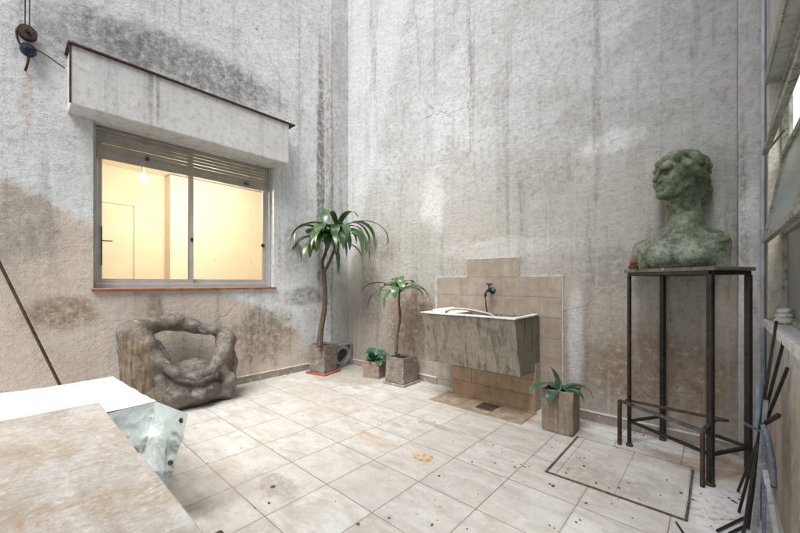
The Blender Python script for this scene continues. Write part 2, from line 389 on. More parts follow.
def concrete(name, a, b, dark, streak=True, rough=.85, bump=.5, hl=None, sc=1., stain=None):
    m = Mat(name); n = m.noise(5*sc, 9, .68, dist=.5); n2 = m.noise(22*sc, 7, .7)
    col = m.ramp(n, [(.34, a), (.62, b)])
    if streak:
        s = m.noise(1, 8, .66, m.vscale(m.P, (24*sc, 24*sc, 1.5*sc)), dist=.3)
        col = m.mix(m.math('MULTIPLY', m.rng(s, .48, .66), .8), col, dark)
        s2 = m.noise(1, 6, .66, m.vscale(m.P, (48*sc, 48*sc, 2.4*sc), (4, 4, 4)))
        col = m.mix(m.math('MULTIPLY', m.rng(s2, .54, .70), .5), col, tuple(min(1, x*1.35) for x in b))
    else: col = m.mix(m.math('MULTIPLY', m.rng(m.noise(9*sc, 8, .7, dist=.6), .50, .66), .75), col, dark)
    col = m.mix(m.math('MULTIPLY', m.rng(n2, .55, .70), .45), col, tuple(x*.5 for x in dark))
    if hl: col = m.mix(m.math('MULTIPLY', m.rng(m.noise(7*sc, 8, .7, m.vscale(m.P, (1, 1, 1), (3, 3, 3))), .54, .68), .75), col, hl)
    if stain:
        sb = m.math('MULTIPLY', m.blob(stain[0], stain[1], n, .9, .35), m.rng(n2, .25, .5, .45, .95))
        gn = m.noise(1, 7, .68, m.vscale(m.P, (30, 30, 4)))
        col = m.mix(sb, col, m.ramp(gn, [(.36, tuple(x*.35 for x in stain[2])), (.5, stain[2]), (.66, tuple(x*1.5 for x in stain[2]))]))
    m.bump(m.math('ADD', n2, m.math('MULTIPLY', n, .8)), bump, .009)
    return m.done(col, rough, 0, .3)
m_basin = concrete('weathered basin cement', (.19, .165, .13), (.28, .25, .20), (.085, .078, .06))
m_pot = concrete('pot cement', (.15, .125, .10), (.27, .235, .20), (.085, .068, .055), False, hl=(.42, .385, .34), sc=2.2, bump=.8)
m_potred = concrete('pot reddish cement', (.24, .165, .12), (.33, .255, .20), (.13, .10, .08), False, hl=(.44, .38, .32), sc=2.2, bump=.8)
m_potbrown = concrete('pot brown cement', (.195, .15, .11), (.30, .245, .19), (.12, .09, .065), True, sc=1.5, bump=.7)
m_soil = simple('potting soil', (.025, .018, .012), (.06, .045, .03), 30, .95, bump=.9, bdist=.02)
m_redtile = simple('red clay tile', (.22, .06, .035), (.36, .13, .08), 9, .6, c=(.30, .20, .15))
m_rim = simple('whitewashed rim', (.55, .55, .54), (.78, .78, .77), 12, .7, c=(.40, .38, .34), bump=.4)

def leafm(name, a, b, c):
    m = Mat(name); col = m.ramp(m.noise(9, 5, .65), [(.36, a), (.64, b)]); vein = m.noise(1, 3, .5, m.vscale(m.P, (60, 60, 8))); col = m.mix(m.math('MULTIPLY', m.rng(vein, .52, .62), .35), col, tuple(x*.5 for x in a)); col = m.mix(m.math('MULTIPLY', m.rng(m.noise(14, 5, .7), .64, .72), .8), col, (.17, .11, .05))
    col = m.mix(m.math('MULTIPLY', m.rng(m.noise(3.5, 3, .5), .60, .70), .8), col, c)
    m.bump(m.noise(30, 3, .5), .12, .003)
    m.b.inputs['Coat Weight'].default_value = .2; m.b.inputs['Coat Roughness'].default_value = .3
    return m.done(col, .32, 0, .6)
m_leaf = leafm('dracaena leaf', (.026, .07, .024), (.08, .172, .055), (.14, .24, .07))
m_leaf2 = leafm('broad leaf', (.025, .085, .05), (.05, .15, .085), (.09, .20, .06))
m_dry = simple('dead leaf', (.14, .07, .03), (.24, .13, .06), 12, .8)
m_trunk = simple('dracaena bark', (.06, .042, .026), (.13, .092, .056), 30, .9, c=(.19, .15, .10), bump=.6, stretch=(1, 1, .6))

def bronze():
    m = Mat('verdigris patina'); n = m.noise(6, 9, .68, dist=.6); n2 = m.noise(28, 8, .72)
    col = m.ramp(n, [(.32, (.035, .04, .018)), (.45, (.10, .118, .062)), (.56, (.20, .235, .16)), (.68, (.37, .40, .335))])
    col = m.mix(m.math('MULTIPLY', m.rng(n2, .54, .70), .6), col, (.37, .42, .36))
    col = m.mix(m.math('MULTIPLY', m.rng(n2, .47, .34), .8), col, (.022, .026, .012))
    col = m.mix(m.math('MULTIPLY', m.rng(m.noise(4, 6, .65, m.vscale(m.P, (1, 1, 1), (7, 1, 3))), .55, .68), .55), col, (.12, .10, .045))
    Z = m.xyz()[2]; bl = m.math('ADD', m.rng(Z, .46, .10, 0, .34), m.noise(7, 8, .74, m.vscale(m.P, (1, 1, .6), (2, 8, 1))))   # paler towards the base, broken up by noise
    col = m.mix(m.math('MULTIPLY', m.rng(bl, .56, .98), m.rng(n2, .40, .62, .10, .8)), col, (.36, .40, .345))
    m.bump(m.math('ADD', n2, m.math('MULTIPLY', m.noise(90, 4, .7), .4)), .7, .012)
    return m.done(col, .48, .25, .5)
m_bronze = bronze()
m_sculpt = concrete('carved stump stone', (.11, .092, .076), (.215, .19, .16), (.05, .04, .032), False, .45, 1., (.36, .345, .33), 1.6, ((-.02, -.40, .42), (.34, .17, .50), (.16, .115, .075)))  # pale grey patches put glossy highlights into the colour
m_bark = concrete('ochre bark face', (.16, .115, .075), (.25, .18, .115), (.075, .055, .038), True, .9, .9)
m_iron = simple('black iron', (.012, .011, .010), (.032, .027, .023), 14, .45, .3, .4, c=(.065, .042, .03))
m_rust = simple('rusty iron', (.045, .026, .018), (.105, .058, .036), 16, .75, .2, .5, c=(.03, .022, .018))
m_ironb = simple('worn steel edge', (.05, .05, .055), (.16, .17, .19), 18, .42, .6, .3, c=(.035, .03, .028))
m_plate = simple('stained slate top', (.09, .075, .065), (.19, .165, .145), 9, .6, bump=.4, c=(.30, .27, .24))
m_bluep = simple('chalky blue rod', (.085, .12, .15), (.17, .21, .25), 16, .5, .1, .3, c=(.30, .33, .35))
m_teal = simple('pale teal rod', (.16, .24, .27), (.28, .36, .39), 14, .55, 0, .3, c=(.16, .18, .18))
m_greyrod = simple('grey flat bar', (.20, .20, .21), (.36, .36, .37), 16, .5, .3, .3, c=(.10, .09, .085))
m_palerod = simple('pale lath', (.48, .48, .49), (.66, .66, .66), 12, .6, 0, .3, c=(.30, .28, .26))
m_alu = simple('grey painted aluminium', (.42, .42, .41), (.52, .52, .505), 5, .45, .1, .1)
m_slat = simple('shutter slat', (.29, .265, .22), (.38, .35, .295), 7, .55, 0, .12)
m_oldsteel = simple('flaking steel sash', (.22, .215, .18), (.42, .42, .36), 14, .7, 0, .6, c=(.11, .07, .045))
m_tap = simple('dark blue tap', (.018, .022, .035), (.06, .075, .11), 30, .3, .5, .2)
m_hose = simple('clear beige hose', (.42, .36, .28), (.55, .49, .40), 10, .35, 0, .1)
m_brownst = simple('brown stone', (.18, .075, .04), (.30, .15, .095), 18, .6, 0, .4)
m_whitest = simple('white stone', (.60, .57, .54), (.80, .78, .76), 16, .75, 0, .6, c=(.50, .38, .30))
m_block = concrete('grey breeze block', (.20, .205, .21), (.31, .315, .32), (.12, .12, .12), False, sc=2)
m_crumb = simple('dry crumbs', (.05, .038, .028), (.16, .12, .085), 40, .9)
m_cable = simple('dark cable', (.02, .02, .02), (.05, .05, .05), 20, .6)
m_cream = simple('cream room paint', (.74, .68, .56), (.79, .74, .63), 3, .6, 0, .05)
m_creamd = simple('cream door paint', (.73, .665, .54), (.775, .72, .60), 3, .5, 0, .05)
m_hole = simple('peg hole', (.28, .21, .13), (.34, .26, .17), 3, .9, 0, 0)
m_backwhite = simple('white backing wall', (.72, .73, .72), (.80, .81, .80), 4, .8, 0, .2)
m_stone_tbl = None
def table_mat():
    m = Mat('honed stone table tile'); a = m.noise(1, 9, .66, m.vscale(m.P, (3, 9, 9)), dist=.6); b = m.noise(26, 8, .7); c = m.noise(3.2, 7, .65, dist=.4)
    col = m.ramp(a, [(.32, (.33, .28, .225)), (.48, (.44, .405, .36)), (.64, (.56, .54, .51))])
    X = m.xyz()[0]
    wm = m.math('MULTIPLY', m.rng(c, .40, .62), m.rng(X, -.75, .2, .25, 1))
    col = m.mix(m.math('MULTIPLY', wm, .85), col, (.36, .265, .17))
    d2 = m.noise(1, 8, .7, m.vscale(m.P, (40, 14, 14)), dist=.8)
    col = m.mix(m.math('MULTIPLY', m.rng(d2, .52, .66), .5), col, (.29, .235, .175))
    col = m.mix(m.math('MULTIPLY', m.rng(d2, .46, .34), .4), col, (.66, .645, .61))
    col = m.mix(m.math('MULTIPLY', m.rng(b, .52, .68), .5), col, (.36, .29, .21))
    col = m.mix(m.math('MULTIPLY', m.rng(b, .46, .32), .45), col, (.72, .69, .64))
    rust = m.blob((.33, .235, 0), (.17, .03, 1), m.noise(1, 7, .72, m.vscale(m.P, (16, 40, 20))), 1.5, .5)
    col = m.mix(m.math('MULTIPLY', rust, .65), col, (.40, .22, .075))
    g3 = m.noise(75, 5, .75)
    col = m.mix(m.math('MULTIPLY', m.rng(g3, .52, .66), .42), col, (.28, .23, .17))
    col = m.mix(m.math('MULTIPLY', m.rng(g3, .47, .33), .45), col, (.70, .68, .64))
    m.bump(m.math('ADD', b, m.math('MULTIPLY', g3, .7)), .5, .005)
    return m.done(col, .48, 0, .4)
m_table = table_mat()
def sheet_mat(name, a, b, metal, rough, mixdark):
    m = Mat(name); n = m.noise(5, 7, .6, dist=.5)
    col = m.ramp(n, [(.35, a), (.65, b)]); col = m.mix(m.math('MULTIPLY', m.rng(m.noise(16, 6, .7), .60, .72), mixdark), col, (.40, .39, .36))
    m.bump(m.math('ADD', m.noise(11, 6, .6, dist=1.2), m.noise(34, 5, .6)), .35, .012)
    return m.done(col, rough, metal)
m_sheet = sheet_mat('white sheet', (.50, .52, .535), (.62, .635, .645), 0, .45, .6)
m_foil = sheet_mat('wrinkled foil', (.42, .475, .44), (.68, .715, .69), .45, .36, .5)

def glass_mat(name, tint, alpha, rough=.05):
    m = bpy.data.materials.new(name); m.use_nodes = True; nt = m.node_tree; n = nt.nodes; n.clear()
    o = n.new('ShaderNodeOutputMaterial'); t = n.new('ShaderNodeBsdfTransparent'); t.inputs[0].default_value = (*tint, 1)
    g = n.new('ShaderNodeBsdfGlossy'); g.inputs['Roughness'].default_value = rough
    d = n.new('ShaderNodeBsdfDiffuse'); tc = n.new('ShaderNodeTexCoord'); nz = n.new('ShaderNodeTexNoise'); nz.inputs['Scale'].default_value = 4; nz.inputs['Detail'].default_value = 6
    nt.links.new(tc.outputs['Object'], nz.inputs['Vector'])
    rp = n.new('ShaderNodeValToRGB'); rp.color_ramp.elements[0].color = (tint[0]*.85, tint[1]*.85, tint[2]*.85, 1); rp.color_ramp.elements[1].color = (tint[0], tint[1], tint[2], 1)
    nt.links.new(nz.outputs['Fac'], rp.inputs[0]); nt.links.new(rp.outputs[0], d.inputs[0])
    tl = n.new('ShaderNodeBsdfTranslucent'); nt.links.new(rp.outputs[0], tl.inputs[0]); md = n.new('ShaderNodeMixShader'); md.inputs[0].default_value = .5; nt.links.new(d.outputs[0], md.inputs[1]); nt.links.new(tl.outputs[0], md.inputs[2])
    m1 = n.new('ShaderNodeMixShader'); m1.inputs[0].default_value = alpha; nt.links.new(t.outputs[0], m1.inputs[1]); nt.links.new(md.outputs[0], m1.inputs[2])
    m2 = n.new('ShaderNodeMixShader'); fr = n.new('ShaderNodeFresnel'); fr.inputs[0].default_value = 1.25
    nt.links.new(fr.outputs[0], m2.inputs[0]); nt.links.new(m1.outputs[0], m2.inputs[1]); nt.links.new(g.outputs[0], m2.inputs[2]); nt.links.new(m2.outputs[0], o.inputs[0])
    return m
m_glass = glass_mat('window glass', (1, 1, 1), .03)
m_green = glass_mat('greenish wired glass', (.86, .99, .91), .5, .15)
m_frost = glass_mat('dusty grey glass', (.34, .34, .30), .88, .3)
def emit(name, col, st):
    m = bpy.data.materials.new(name); m.use_nodes = True; b = m.node_tree.nodes['Principled BSDF']
    b.inputs['Emission Color'].default_value = (*col, 1); b.inputs['Emission Strength'].default_value = st
    tc = m.node_tree.nodes.new('ShaderNodeTexCoord'); return m
m_bulb = emit('lit bulb', (1, .88, .66), 14)

# ------------------------------------------------------------------ setting
def grid_sheet(x0, x1, y0, y1, z, nx, ny, amp):
    vs = [(x0+(x1-x0)*i/nx, y0+(y1-y0)*j/ny, z+amp*mnoise.noise(Vector((i*.37, j*.41, 0)))) for i in range(nx+1) for j in range(ny+1)]
    fs = [(i*(ny+1)+j, (i+1)*(ny+1)+j, (i+1)*(ny+1)+j+1, i*(ny+1)+j+1) for i in range(nx) for j in range(ny)]
    return vs, fs
v, f = grid_sheet(-4.6, .6, -3, 3.7, 0, 1, 1, 0)
o = link('floor', v, f, m_floor); o['kind'] = 'structure'

H = 7.2
# window wall, four pieces round its opening (real 24 cm wall)
oy0, oy1, oz0, oz1 = .555, 2.378, 1.165, 2.775
w = thing('plaster_wall', (LX, 1.5, 0), 'stained plaster wall with the lit window, beige low down and pale above', 'wall')
mb = MB()
T = .15
ys = [-3, oy0, oy1, BY+.25]; zs = [-.05, oz0, oz1, H]
V = {}; vs = []; fs = []
for k, X in enumerate((LX, LX-T)):
    for i, y in enumerate(ys):
        for j, z in enumerate(zs): V[k, i, j] = len(vs); vs.append((X, y, z))
for k in (0, 1):
    for i in range(3):
        for j in range(3):
            if (i, j) != (1, 1): fs.append((V[k,i,j], V[k,i+1,j], V[k,i+1,j+1], V[k,i,j+1]))
fs += [(V[0,1,1],V[1,1,1],V[1,1,2],V[0,1,2]), (V[0,2,1],V[1,2,1],V[1,2,2],V[0,2,2]), (V[0,1,1],V[1,1,1],V[1,2,1],V[0,2,1]), (V[0,1,2],V[1,1,2],V[1,2,2],V[0,2,2])]
for a, b in (((0,0),(1,0)),((1,0),(2,0)),((2,0),(3,0)),((0,3),(1,3)),((1,3),(2,3)),((2,3),(3,3)),((0,0),(0,1)),((0,1),(0,2)),((0,2),(0,3)),((3,0),(3,1)),((3,1),(3,2)),((3,2),(3,3))):
    fs.append((V[0,a[0],a[1]],V[0,b[0],b[1]],V[1,b[0],b[1]],V[1,a[0],a[1]]))
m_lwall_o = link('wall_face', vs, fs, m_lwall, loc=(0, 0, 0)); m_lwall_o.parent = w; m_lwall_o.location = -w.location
def kid_world(name, mb, mat, parent, **k):   # a part whose own axes stay on the world origin (for position-based stains)
    o = mb.build(name, mat, None, (0, 0, 0), **k); o.parent = parent; o.location = -parent.location; return o
kid_world('skirting', MB().box((LX, -3, -.01), (LX+.016, 3.2, .082)), m_skirt, w, wobble=0)
kid_world('skirting_bead', MB().box((LX, -3, .082), (LX+.019, 3.2, .092)), m_bead, w)
# sink wall
w2 = thing('plaster_wall', (-2, BY, 0), 'tall mottled grey plaster wall behind the laundry basin and the bust', 'wall')
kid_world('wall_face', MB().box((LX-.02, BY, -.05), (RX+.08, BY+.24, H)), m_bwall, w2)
mb = MB().box((-4.25, BY-.016, -.01), (-2.556, BY, .080)).box((-1.095, BY-.016, -.01), (.112, BY, .080)); kid_world('skirting', mb, m_skirt, w2)
mb = MB().box((-4.25, BY-.020, .080), (-2.556, BY, .090)).box((-1.095, BY-.020, .080), (.112, BY, .090)); kid_world('skirting_bead', mb, m_bead, w2)
kid_world('corner_pilaster', MB().box((LX, 3.215, -.02), (-4.25, BY, H)), m_pil, w2, bevel=.006)
kid_world('pier', MB().box((.112, 3.475, -.02), (.248, BY, H)), m_pil, w2, bevel=.006)
kid_world('seam', MB().box((.107, 3.534, -.02), (.1115, BY-.001, H)), m_skirt, w2)
# sill wall with its opening
w3 = thing('plaster_wall', (RX, 1, 0), 'stained wall with a broad whitewashed sill and open steel sashes', 'wall')
SY = 3.36
mb = MB().box((RX, -3, -.05), (RX+.16, BY-.055, .955)); kid_world('lower_wall', mb, m_rwall, w3)
kid_world('upper_wall', MB().box((RX, -3, 2.56), (RX+.07, BY-.055, H)), m_rwall, w3)
kid_world('jamb', MB().box((RX, SY, 1.004), (RX+.068, BY-.055, 2.56)), m_jamb, w3, bevel=.005)
kid_world('window_sill', MB().box((RX-.022, .2, .955), (RX+.16, SY+.12, 1.003)), m_rim, w3, bevel=.006, cuts=3, wobble=.004)
kid_world('lintel', MB().box((RX-.012, -3, 2.562), (RX+.05, SY+.02, 2.66)), m_oldsteel, w3, bevel=.004)
# steel window: dusty fixed pane below, two awning sashes swung out above
st = thing('steel_window', (RX+.085, 2, 1.0), 'old flaking steel window with greenish glass sashes swung open over the sill', 'window')
mb = MB()
for y in (SY-.02, 2.05, .9): mb.bar((RX+.085, y, 1.003), (RX+.085, y, 2.56), .035, .04)
for z in (1.02, 1.575, 2.08, 2.545): mb.bar((RX+.085, .9, z), (RX+.085, SY, z), .04, .035)
mb.build('frame', m_oldsteel, st, bevel=.003)
MB().box((RX+.082, .92, 1.04), (RX+.088, SY-.04, 1.56)).build('fixed_pane', m_frost, st)
for zb, zt in ((1.52, 2.06), (2.09, 2.53)):
    for ya, yb in ((2.07, SY-.06), (.95, 2.03)):
        xb, xt = RX-.018, RX+.072
        fr = MB()
        fr.bar((xb, ya, zb), (xb, yb, zb), .028, .030); fr.bar((xt, ya, zt), (xt, yb, zt), .028, .026)
        for y in (ya, yb): fr.bar((xb, y, zb), (xt, y, zt), .024, .026, up=(1, 0, 0))
        fr = fr.build('sash', m_oldsteel, st, bevel=.003)
        MB().hexa([(xb-.003, ya+.012, zb+.01), (xb+.003, ya+.012, zb+.01), (xb+.003, yb-.012, zb+.01), (xb-.003, yb-.012, zb+.01),
                   (xt-.003, ya+.012, zt-.012), (xt+.003, ya+.012, zt-.012), (xt+.003, yb-.012, zt-.012), (xt-.003, yb-.012, zt-.012)]).build('pane', m_green, fr)
        MB().tube([(xb+.02, yb-.02, zb+.02), (RX+.065, yb-.02, zb+.12)], .006, 6).build('stay', m_rust, fr)
tag(MB().box((RX+.09, 6.4, -.05), (4.2, 6.5, H)).build('plaster_wall', m_backwhite, loc=(2, 6.4, 0)), 'white wall added beyond the open steel sashes to brighten the view', 'wall')  # added wall, catches the sun so the sash openings look bright
tag(MB().tube([(.234, 3.455, 0), (.233, 3.456, 1.6), (.236, 3.457, 3.2), (.234, 3.456, H)], .0105, 10).build('conduit', simple('lavender grey conduit', (.42, .43, .50), (.56, .57, .63), 9, .5, 0, .15), loc=(.232, 3.473, 0), smooth=True),
    'thin grey lavender conduit running up the corner beside the sill wall', 'pipe')

# hood above the window
h = thing('window_hood', (LX, 1.4, 2.77), 'long white plastered hood above the lit window with a rusty drip edge', 'hood')
HX = -4.12
kid_world('hood_body', MB().box((LX-.01, .377, 2.777), (HX, 2.452, 3.292)), m_hood, h, bevel=.012)
MB().box((LX+.002, .357, 3.292), (HX+.02, 2.53, 3.306)).build('drip_edge', m_rust, h, cuts=3, wobble=.004)
MB().box((HX-.012, .367, 2.79), (HX+.005, .3765, 3.292)).build('corner_strip', m_rust, h, wobble=.002)

# window
wn = thing('window', (LX-.1, 1.46, 1.19), 'lit sliding window with a half raised grey shutter and red tile sill', 'window')
WX = LX-.135; fz0, fz1 = 1.192, 2.772
fr = MB()
fr.box((WX-.03, oy0+.002, fz0), (WX+.03, oy0+.042, fz1)).box((WX-.03, oy1-.042, fz0), (WX+.03, oy1-.002, fz1))
fr.box((WX-.032, oy0+.042, fz0), (WX+.028, oy1-.042, fz0+.045)).box((WX-.032, oy0+.042, fz1-.03), (WX+.028, oy1-.042, fz1))
fr.build('frame', m_alu, wn, bevel=.003)
kid_world('guide_rail', MB().box((WX+.03, oy0+.003, fz0), (WX+.062, oy0+.03, fz1)), m_alu, wn, bevel=.003)
kid_world('guide_rail', MB().box((WX+.03, oy1-.03, fz0), (WX+.062, oy1-.003, fz1)), m_alu, wn, bevel=.003)
ym = 1.425
for ya, yb, dx in ((oy0+.046, ym+.024, .010), (ym-.022, oy1-.046, -.014)):
    s = MB(); x0, x1 = WX+dx-.010, WX+dx+.010
    for a, b in ((ya, ya+.035), (yb-.04, yb)): s.box((x0, a, fz0+.047), (x1, b, fz1-.032))
    for a, b in ((fz0+.047, fz0+.095), (fz1-.08, fz1-.032)): s.box((x0+.001, ya+.035, a), (x1-.001, yb-.04, b))
    s = s.build('sash', m_alu, wn, bevel=.002)
    MB().box((WX+dx-.003, ya+.034, fz0+.094), (WX+dx+.003, yb-.039, fz1-.079)).build('pane', m_glass, s)
    MB().box((x1, (yb-.03 if dx > 0 else yb-.06), 1.72), (x1+.014, (yb-.008 if dx > 0 else yb-.02), 1.76)).build('latch', m_iron, s)
# handle inside by the left stile
MB().tube([(WX+.03, oy0+.075, 1.42), (WX+.03, oy0+.075, 1.80)], .006, 6).tube([(WX+.03, oy0+.075, 1.66), (WX+.03, oy0+.16, 1.66)], .006, 6).build('crank', m_ironb, wn)
MB().box((LX-.10, oy0-.012, 1.166), (LX+.032, oy1+.02, 1.189)).build('sill', m_redtile, wn, bevel=.004, cuts=2, wobble=.002)
sh = MB(); z = 2.756; 
zbot = 2.455
k = 0
while z > zbot+.085:
    sh.hexa([(WX+.036, oy0+.031, z-.0355), (WX+.050, oy0+.031, z-.0355), (WX+.050, oy1-.031, z-.0355), (WX+.036, oy1-.031, z-.0355),
             (WX+.040, oy0+.031, z), (WX+.046, oy0+.031, z), (WX+.046, oy1-.031, z), (WX+.040, oy1-.031, z)])
    z -= .0370 if k % 3 else .0385; k += 1
shutter = sh.build('shutter', m_slat, wn, bevel=.002)
MB().box((WX+.034, oy0+.031, zbot), (WX+.054, oy1-.031, zbot+.078)).build('bottom_rail', m_slat, shutter, bevel=.004)
MB().box((WX+.055, .98, zbot+.07), (WX+.075, 1.01, zbot+.105)).build('stop_knob', m_ironb, shutter)
MB().box((WX+.055, 2.02, zbot+.03), (WX+.075, 2.07, zbot+.06)).build('stop_knob', m_ironb, shutter)

# room behind the window
rm = thing('lit_room', (-5.6, 1.6, 0), 'warm cream painted room seen through the lit window', 'room')
RB = -6.6; rx1 = LX-T-.005
r = MB()
r.box((RB-.1, -.6, 0), (RB, 3.9, 2.95)); r.box((RB, -.7, 0), (rx1, -.6, 2.95)); r.box((RB, 3.8, 0), (rx1, 3.9, 2.95))
r.box((RB-.1, -.7, 2.95), (rx1, 3.9, 3.02)); r.box((RB-.1, -.7, -.06), (rx1, 3.9, 0))
r.build('room_shell', m_cream, rm)
d = MB().box((RB+.002, .70, 0), (RB+.03, 1.30, 2.40)).build('door', m_creamd, rm, bevel=.004)
MB().box((RB+.002, .62, 0), (RB+.05, .698, 2.48)).box((RB+.002, 1.302, 0), (RB+.05, 1.38, 2.48)).box((RB+.002, .62, 2.402), (RB+.049, 1.38, 2.48)).build('door_frame', m_cream, rm, bevel=.004)
wd = thing('wardrobe', (-6.3, 2.6, 0), 'cream wardrobe panels with columns of peg holes inside the lit room', 'wardrobe')
MB().box((RB+.005, 1.72, 0), (-6.35, 3.75, 2.93)).build('carcass', m_cream, wd, bevel=.004)
for y in (2.0, 2.38, 3.0):
    for z in np.arange(1.3, 2.75, .32): MB().lathe([(0, 0), (.009, 0), (.009, .003)], (-6.349, y, float(z)), 'x', 8).build('peg_hole', m_hole, wd)
for y in (2.115, 2.62): MB().box((-6.35, y-.004, .1), (-6.3485, y+.004, 2.9)).build('door_gap', m_creamd, wd)
bp = onx(143, 178, -5.5)
lp = thing('ceiling_lamp', (bp.x, bp.y, 2.95), 'glowing globe bulb hanging from the ceiling of the lit room', 'lamp')
zz = bp.z
MB().lathe([(0, zz-.05)] + [(.05*math.sin(a), zz-.05*math.cos(a)) for a in np.linspace(.2, 2.9, 10)] + [(0, zz+.05)], (bp.x, bp.y, 0), 'z', 20).build('bulb', m_bulb, lp, smooth=True)
MB().tube([(bp.x, bp.y, zz+.06), (bp.x, bp.y, 2.949)], .018, 10).build('stem', m_alu, lp)
L = bpy.data.lights.new('room lamp', 'POINT'); L.energy = 52; L.color = (1, .85, .65); L.shadow_soft_size = .25
lo = bpy.data.objects.new('room lamp', L); COL.objects.link(lo); lo.location = (-5.05, 1.75, 2.35)

# ------------------------------------------------------------------ laundry corner
sp = thing('tile_splashback', (-1.82, BY, 0), 'stepped splashback of square tan tiles on the wall behind the basin', 'tiles')
tb = MB(); tw = .2066; x00 = -2.546
cells = [(c, r_) for r_ in range(6) for c in range(7)] + [(c, 6) for c in (2, 3, 4)]
for c, r_ in cells:
    x = x00+c*tw; z = .105+r_*.2
    if r_ == 0 and c == 6: pass
    j = random.uniform(-.0015, .0015)
    tb.box((x+.002, BY-.0125+j, z+.002), (x+tw-.002, BY-.003, z+.198))
tb.build('tile', m_tile, sp, bevel=.0015)
MB().box((x00-.002, BY-.0085, .09), (x00+7*tw+.002, BY+.001, 1.306)).box((x00+2*tw-.002, BY-.0085, 1.306), (x00+5*tw+.002, BY+.001, 1.506)).build('grout', m_grout, sp)
e = MB()
e.box((x00-.03, BY-.011, 1.306), (x00+2*tw-.004, BY+.001, 1.327)).box((x00+5*tw+.004, BY-.011, 1.306), (x00+7*tw+.02, BY+.001, 1.324))
e.box((x00+2*tw-.003, BY-.011, 1.507), (x00+5*tw+.003, BY+.001, 1.522)).box((x00+7*tw+.003, BY-.009, .1), (x00+7*tw+.014, BY+.001, 1.306))
e.box((x00-.032, BY-.011, .85), (x00-.003, BY+.001, 1.306))
e.build('plaster_edge', m_whitepl, sp, cuts=4, wobble=.007)
pl = thing('tile_plinth', (-1.8, 3.45, 0), 'amber brown tiled plinth low under the cement basin', 'plinth')
px0, px1 = -2.235, -1.30; p = MB(); PF = 3.405
for r_, (za, zb) in enumerate(((.004, .155), (.158, .31), (.313, .46))):
    xs = [px0] + [px0+(.24 if r_ % 2 else .46)+.46*k for k in range(3)]; xs = [q for q in xs if q < px1-.05] + [px1]
    for a, b in zip(xs[:-1], xs[1:]): p.box((a+.0015, PF-.008, za), (b-.0015, PF+.004, zb))
for k in range(3): p.box((px0-.008, PF+.002, .004+.154*k), (px0+.001, BY-.013, .155+.154*k))
p.build('tile', m_plinth, pl, bevel=.001)
MB().box((px0, PF, 0), (px1, BY-.013, .46)).build('core', m_grout, pl)
ap = thing('drain_apron', (-1.8, 3.2, 0), 'stained brown floor tiles with painted shade under the basin, round the open drain', 'tiles')
ax0, ax1, ay0, ay1 = -2.29, -1.28, 3.02, 3.396
a_ = MB()
for i in range(3):
    xa, xb = ax0+(ax1-ax0)*i/3, ax0+(ax1-ax0)*(i+1)/3
    if i != 1: a_.box((xa+.002, ay0, -.001), (xb-.002, ay1, .008))
    else: a_.box((xa+.002, ay0, -.001), (xb-.002, 3.12, .008)).box((xa+.002, 3.12, -.001), (-1.80, 3.33, .008)).box((-1.62, 3.12, -.001), (xb-.002, 3.33, .008)).box((xa+.002, 3.33, -.001), (xb-.002, ay1, .008))
a_.build('tile', m_apron, ap, bevel=.001)
dr = thing('floor_drain', (-1.71, 3.22, 0), 'dark rusty square drain grate in the floor beneath the basin', 'drain')
MB().box((-1.798, 3.122, .0005), (-1.622, 3.328, .003)).build('well', m_crumb, dr)
g = MB()
for k in range(6): g.bar((-1.785+.03*k, 3.125, .006), (-1.785+.03*k, 3.325, .006), .008, .004)
g.bar((-1.797, 3.17, .0095), (-1.623, 3.17, .0095), .008, .003).bar((-1.797, 3.28, .0095), (-1.623, 3.28, .0095), .008, .003)
g.build('grate', m_rust, dr)
# basin
bs = thing('laundry_basin', (-1.82, 3.5, .4), 'weathered cement laundry basin hung on the tiled wall with a white rim', 'basin')
bx0, bx1 = -2.330, -1.305; zt, zb = .925, .402
def prism_x(x0, x1, poly):
    n = len(poly); v = [(x0, y, z) for y, z in poly] + [(x1, y, z) for y, z in poly]
    return v, [tuple(range(n-1, -1, -1)), tuple(range(n, 2*n))] + [(i, (i+1) % n, n+(i+1) % n, n+i) for i in range(n)]
b = MB()
yb = BY-.014
poly = [(2.95, zt), (3.07, zb), (yb, zb-.02), (yb, zt)]
t = .045
inn = [(2.95+t, zt), (3.07+t, zb+.07), (yb-t, zb+.07), (yb-t, zt)]
vs = [(bx0, *q) for q in poly] + [(bx1, *q) for q in poly] + [(bx0+t, *q) for q in inn] + [(bx1-t, *q) for q in inn]
fs = [(0, 1, 2, 3), (7, 6, 5, 4), (0, 4, 5, 1), (1, 5, 6, 2), (2, 6, 7, 3), (8, 9, 10, 11), (15, 14, 13, 12), (8, 12, 13, 9), (9, 13, 14, 10), (10, 14, 15, 11),
      (0, 8, 12, 4), (3, 11, 8, 0), (4, 12, 15, 7), (7, 15, 11, 3)]
b.add(vs, fs); bo = b.build('basin_body', m_basin, bs, bevel=.006, cuts=3, wobble=.005)
rm_ = MB()
rm_.box((bx0-.012, 2.938, zt+.001), (bx1+.010, 2.996, zt+.016)).box((bx0-.010, 2.996, zt+.001), (bx0+.046, yb-.05, zt+.015)).box((bx1-.046, 2.996, zt+.001), (bx1+.008, yb-.05, zt+.015))
rm_.build('rim', m_rim, bs, bevel=.004, cuts=3, wobble=.004)
MB().hexa([(-2.27, 3.05, .93), (-2.02, 3.05, .925), (-2.02, 3.45, .93), (-2.27, 3.45, .935), (-2.27, 3.06, .965), (-2.02, 3.08, .93), (-2.02, 3.42, .935), (-2.27, 3.44, .97)]).build('washboard', m_rim, bs, bevel=.006, cuts=2, wobble=.004)
tp = thing('wall_tap', (-1.86, BY-.013, 1.2), 'dark blue bib tap with a cross handle on the tiles above the basin', 'tap')
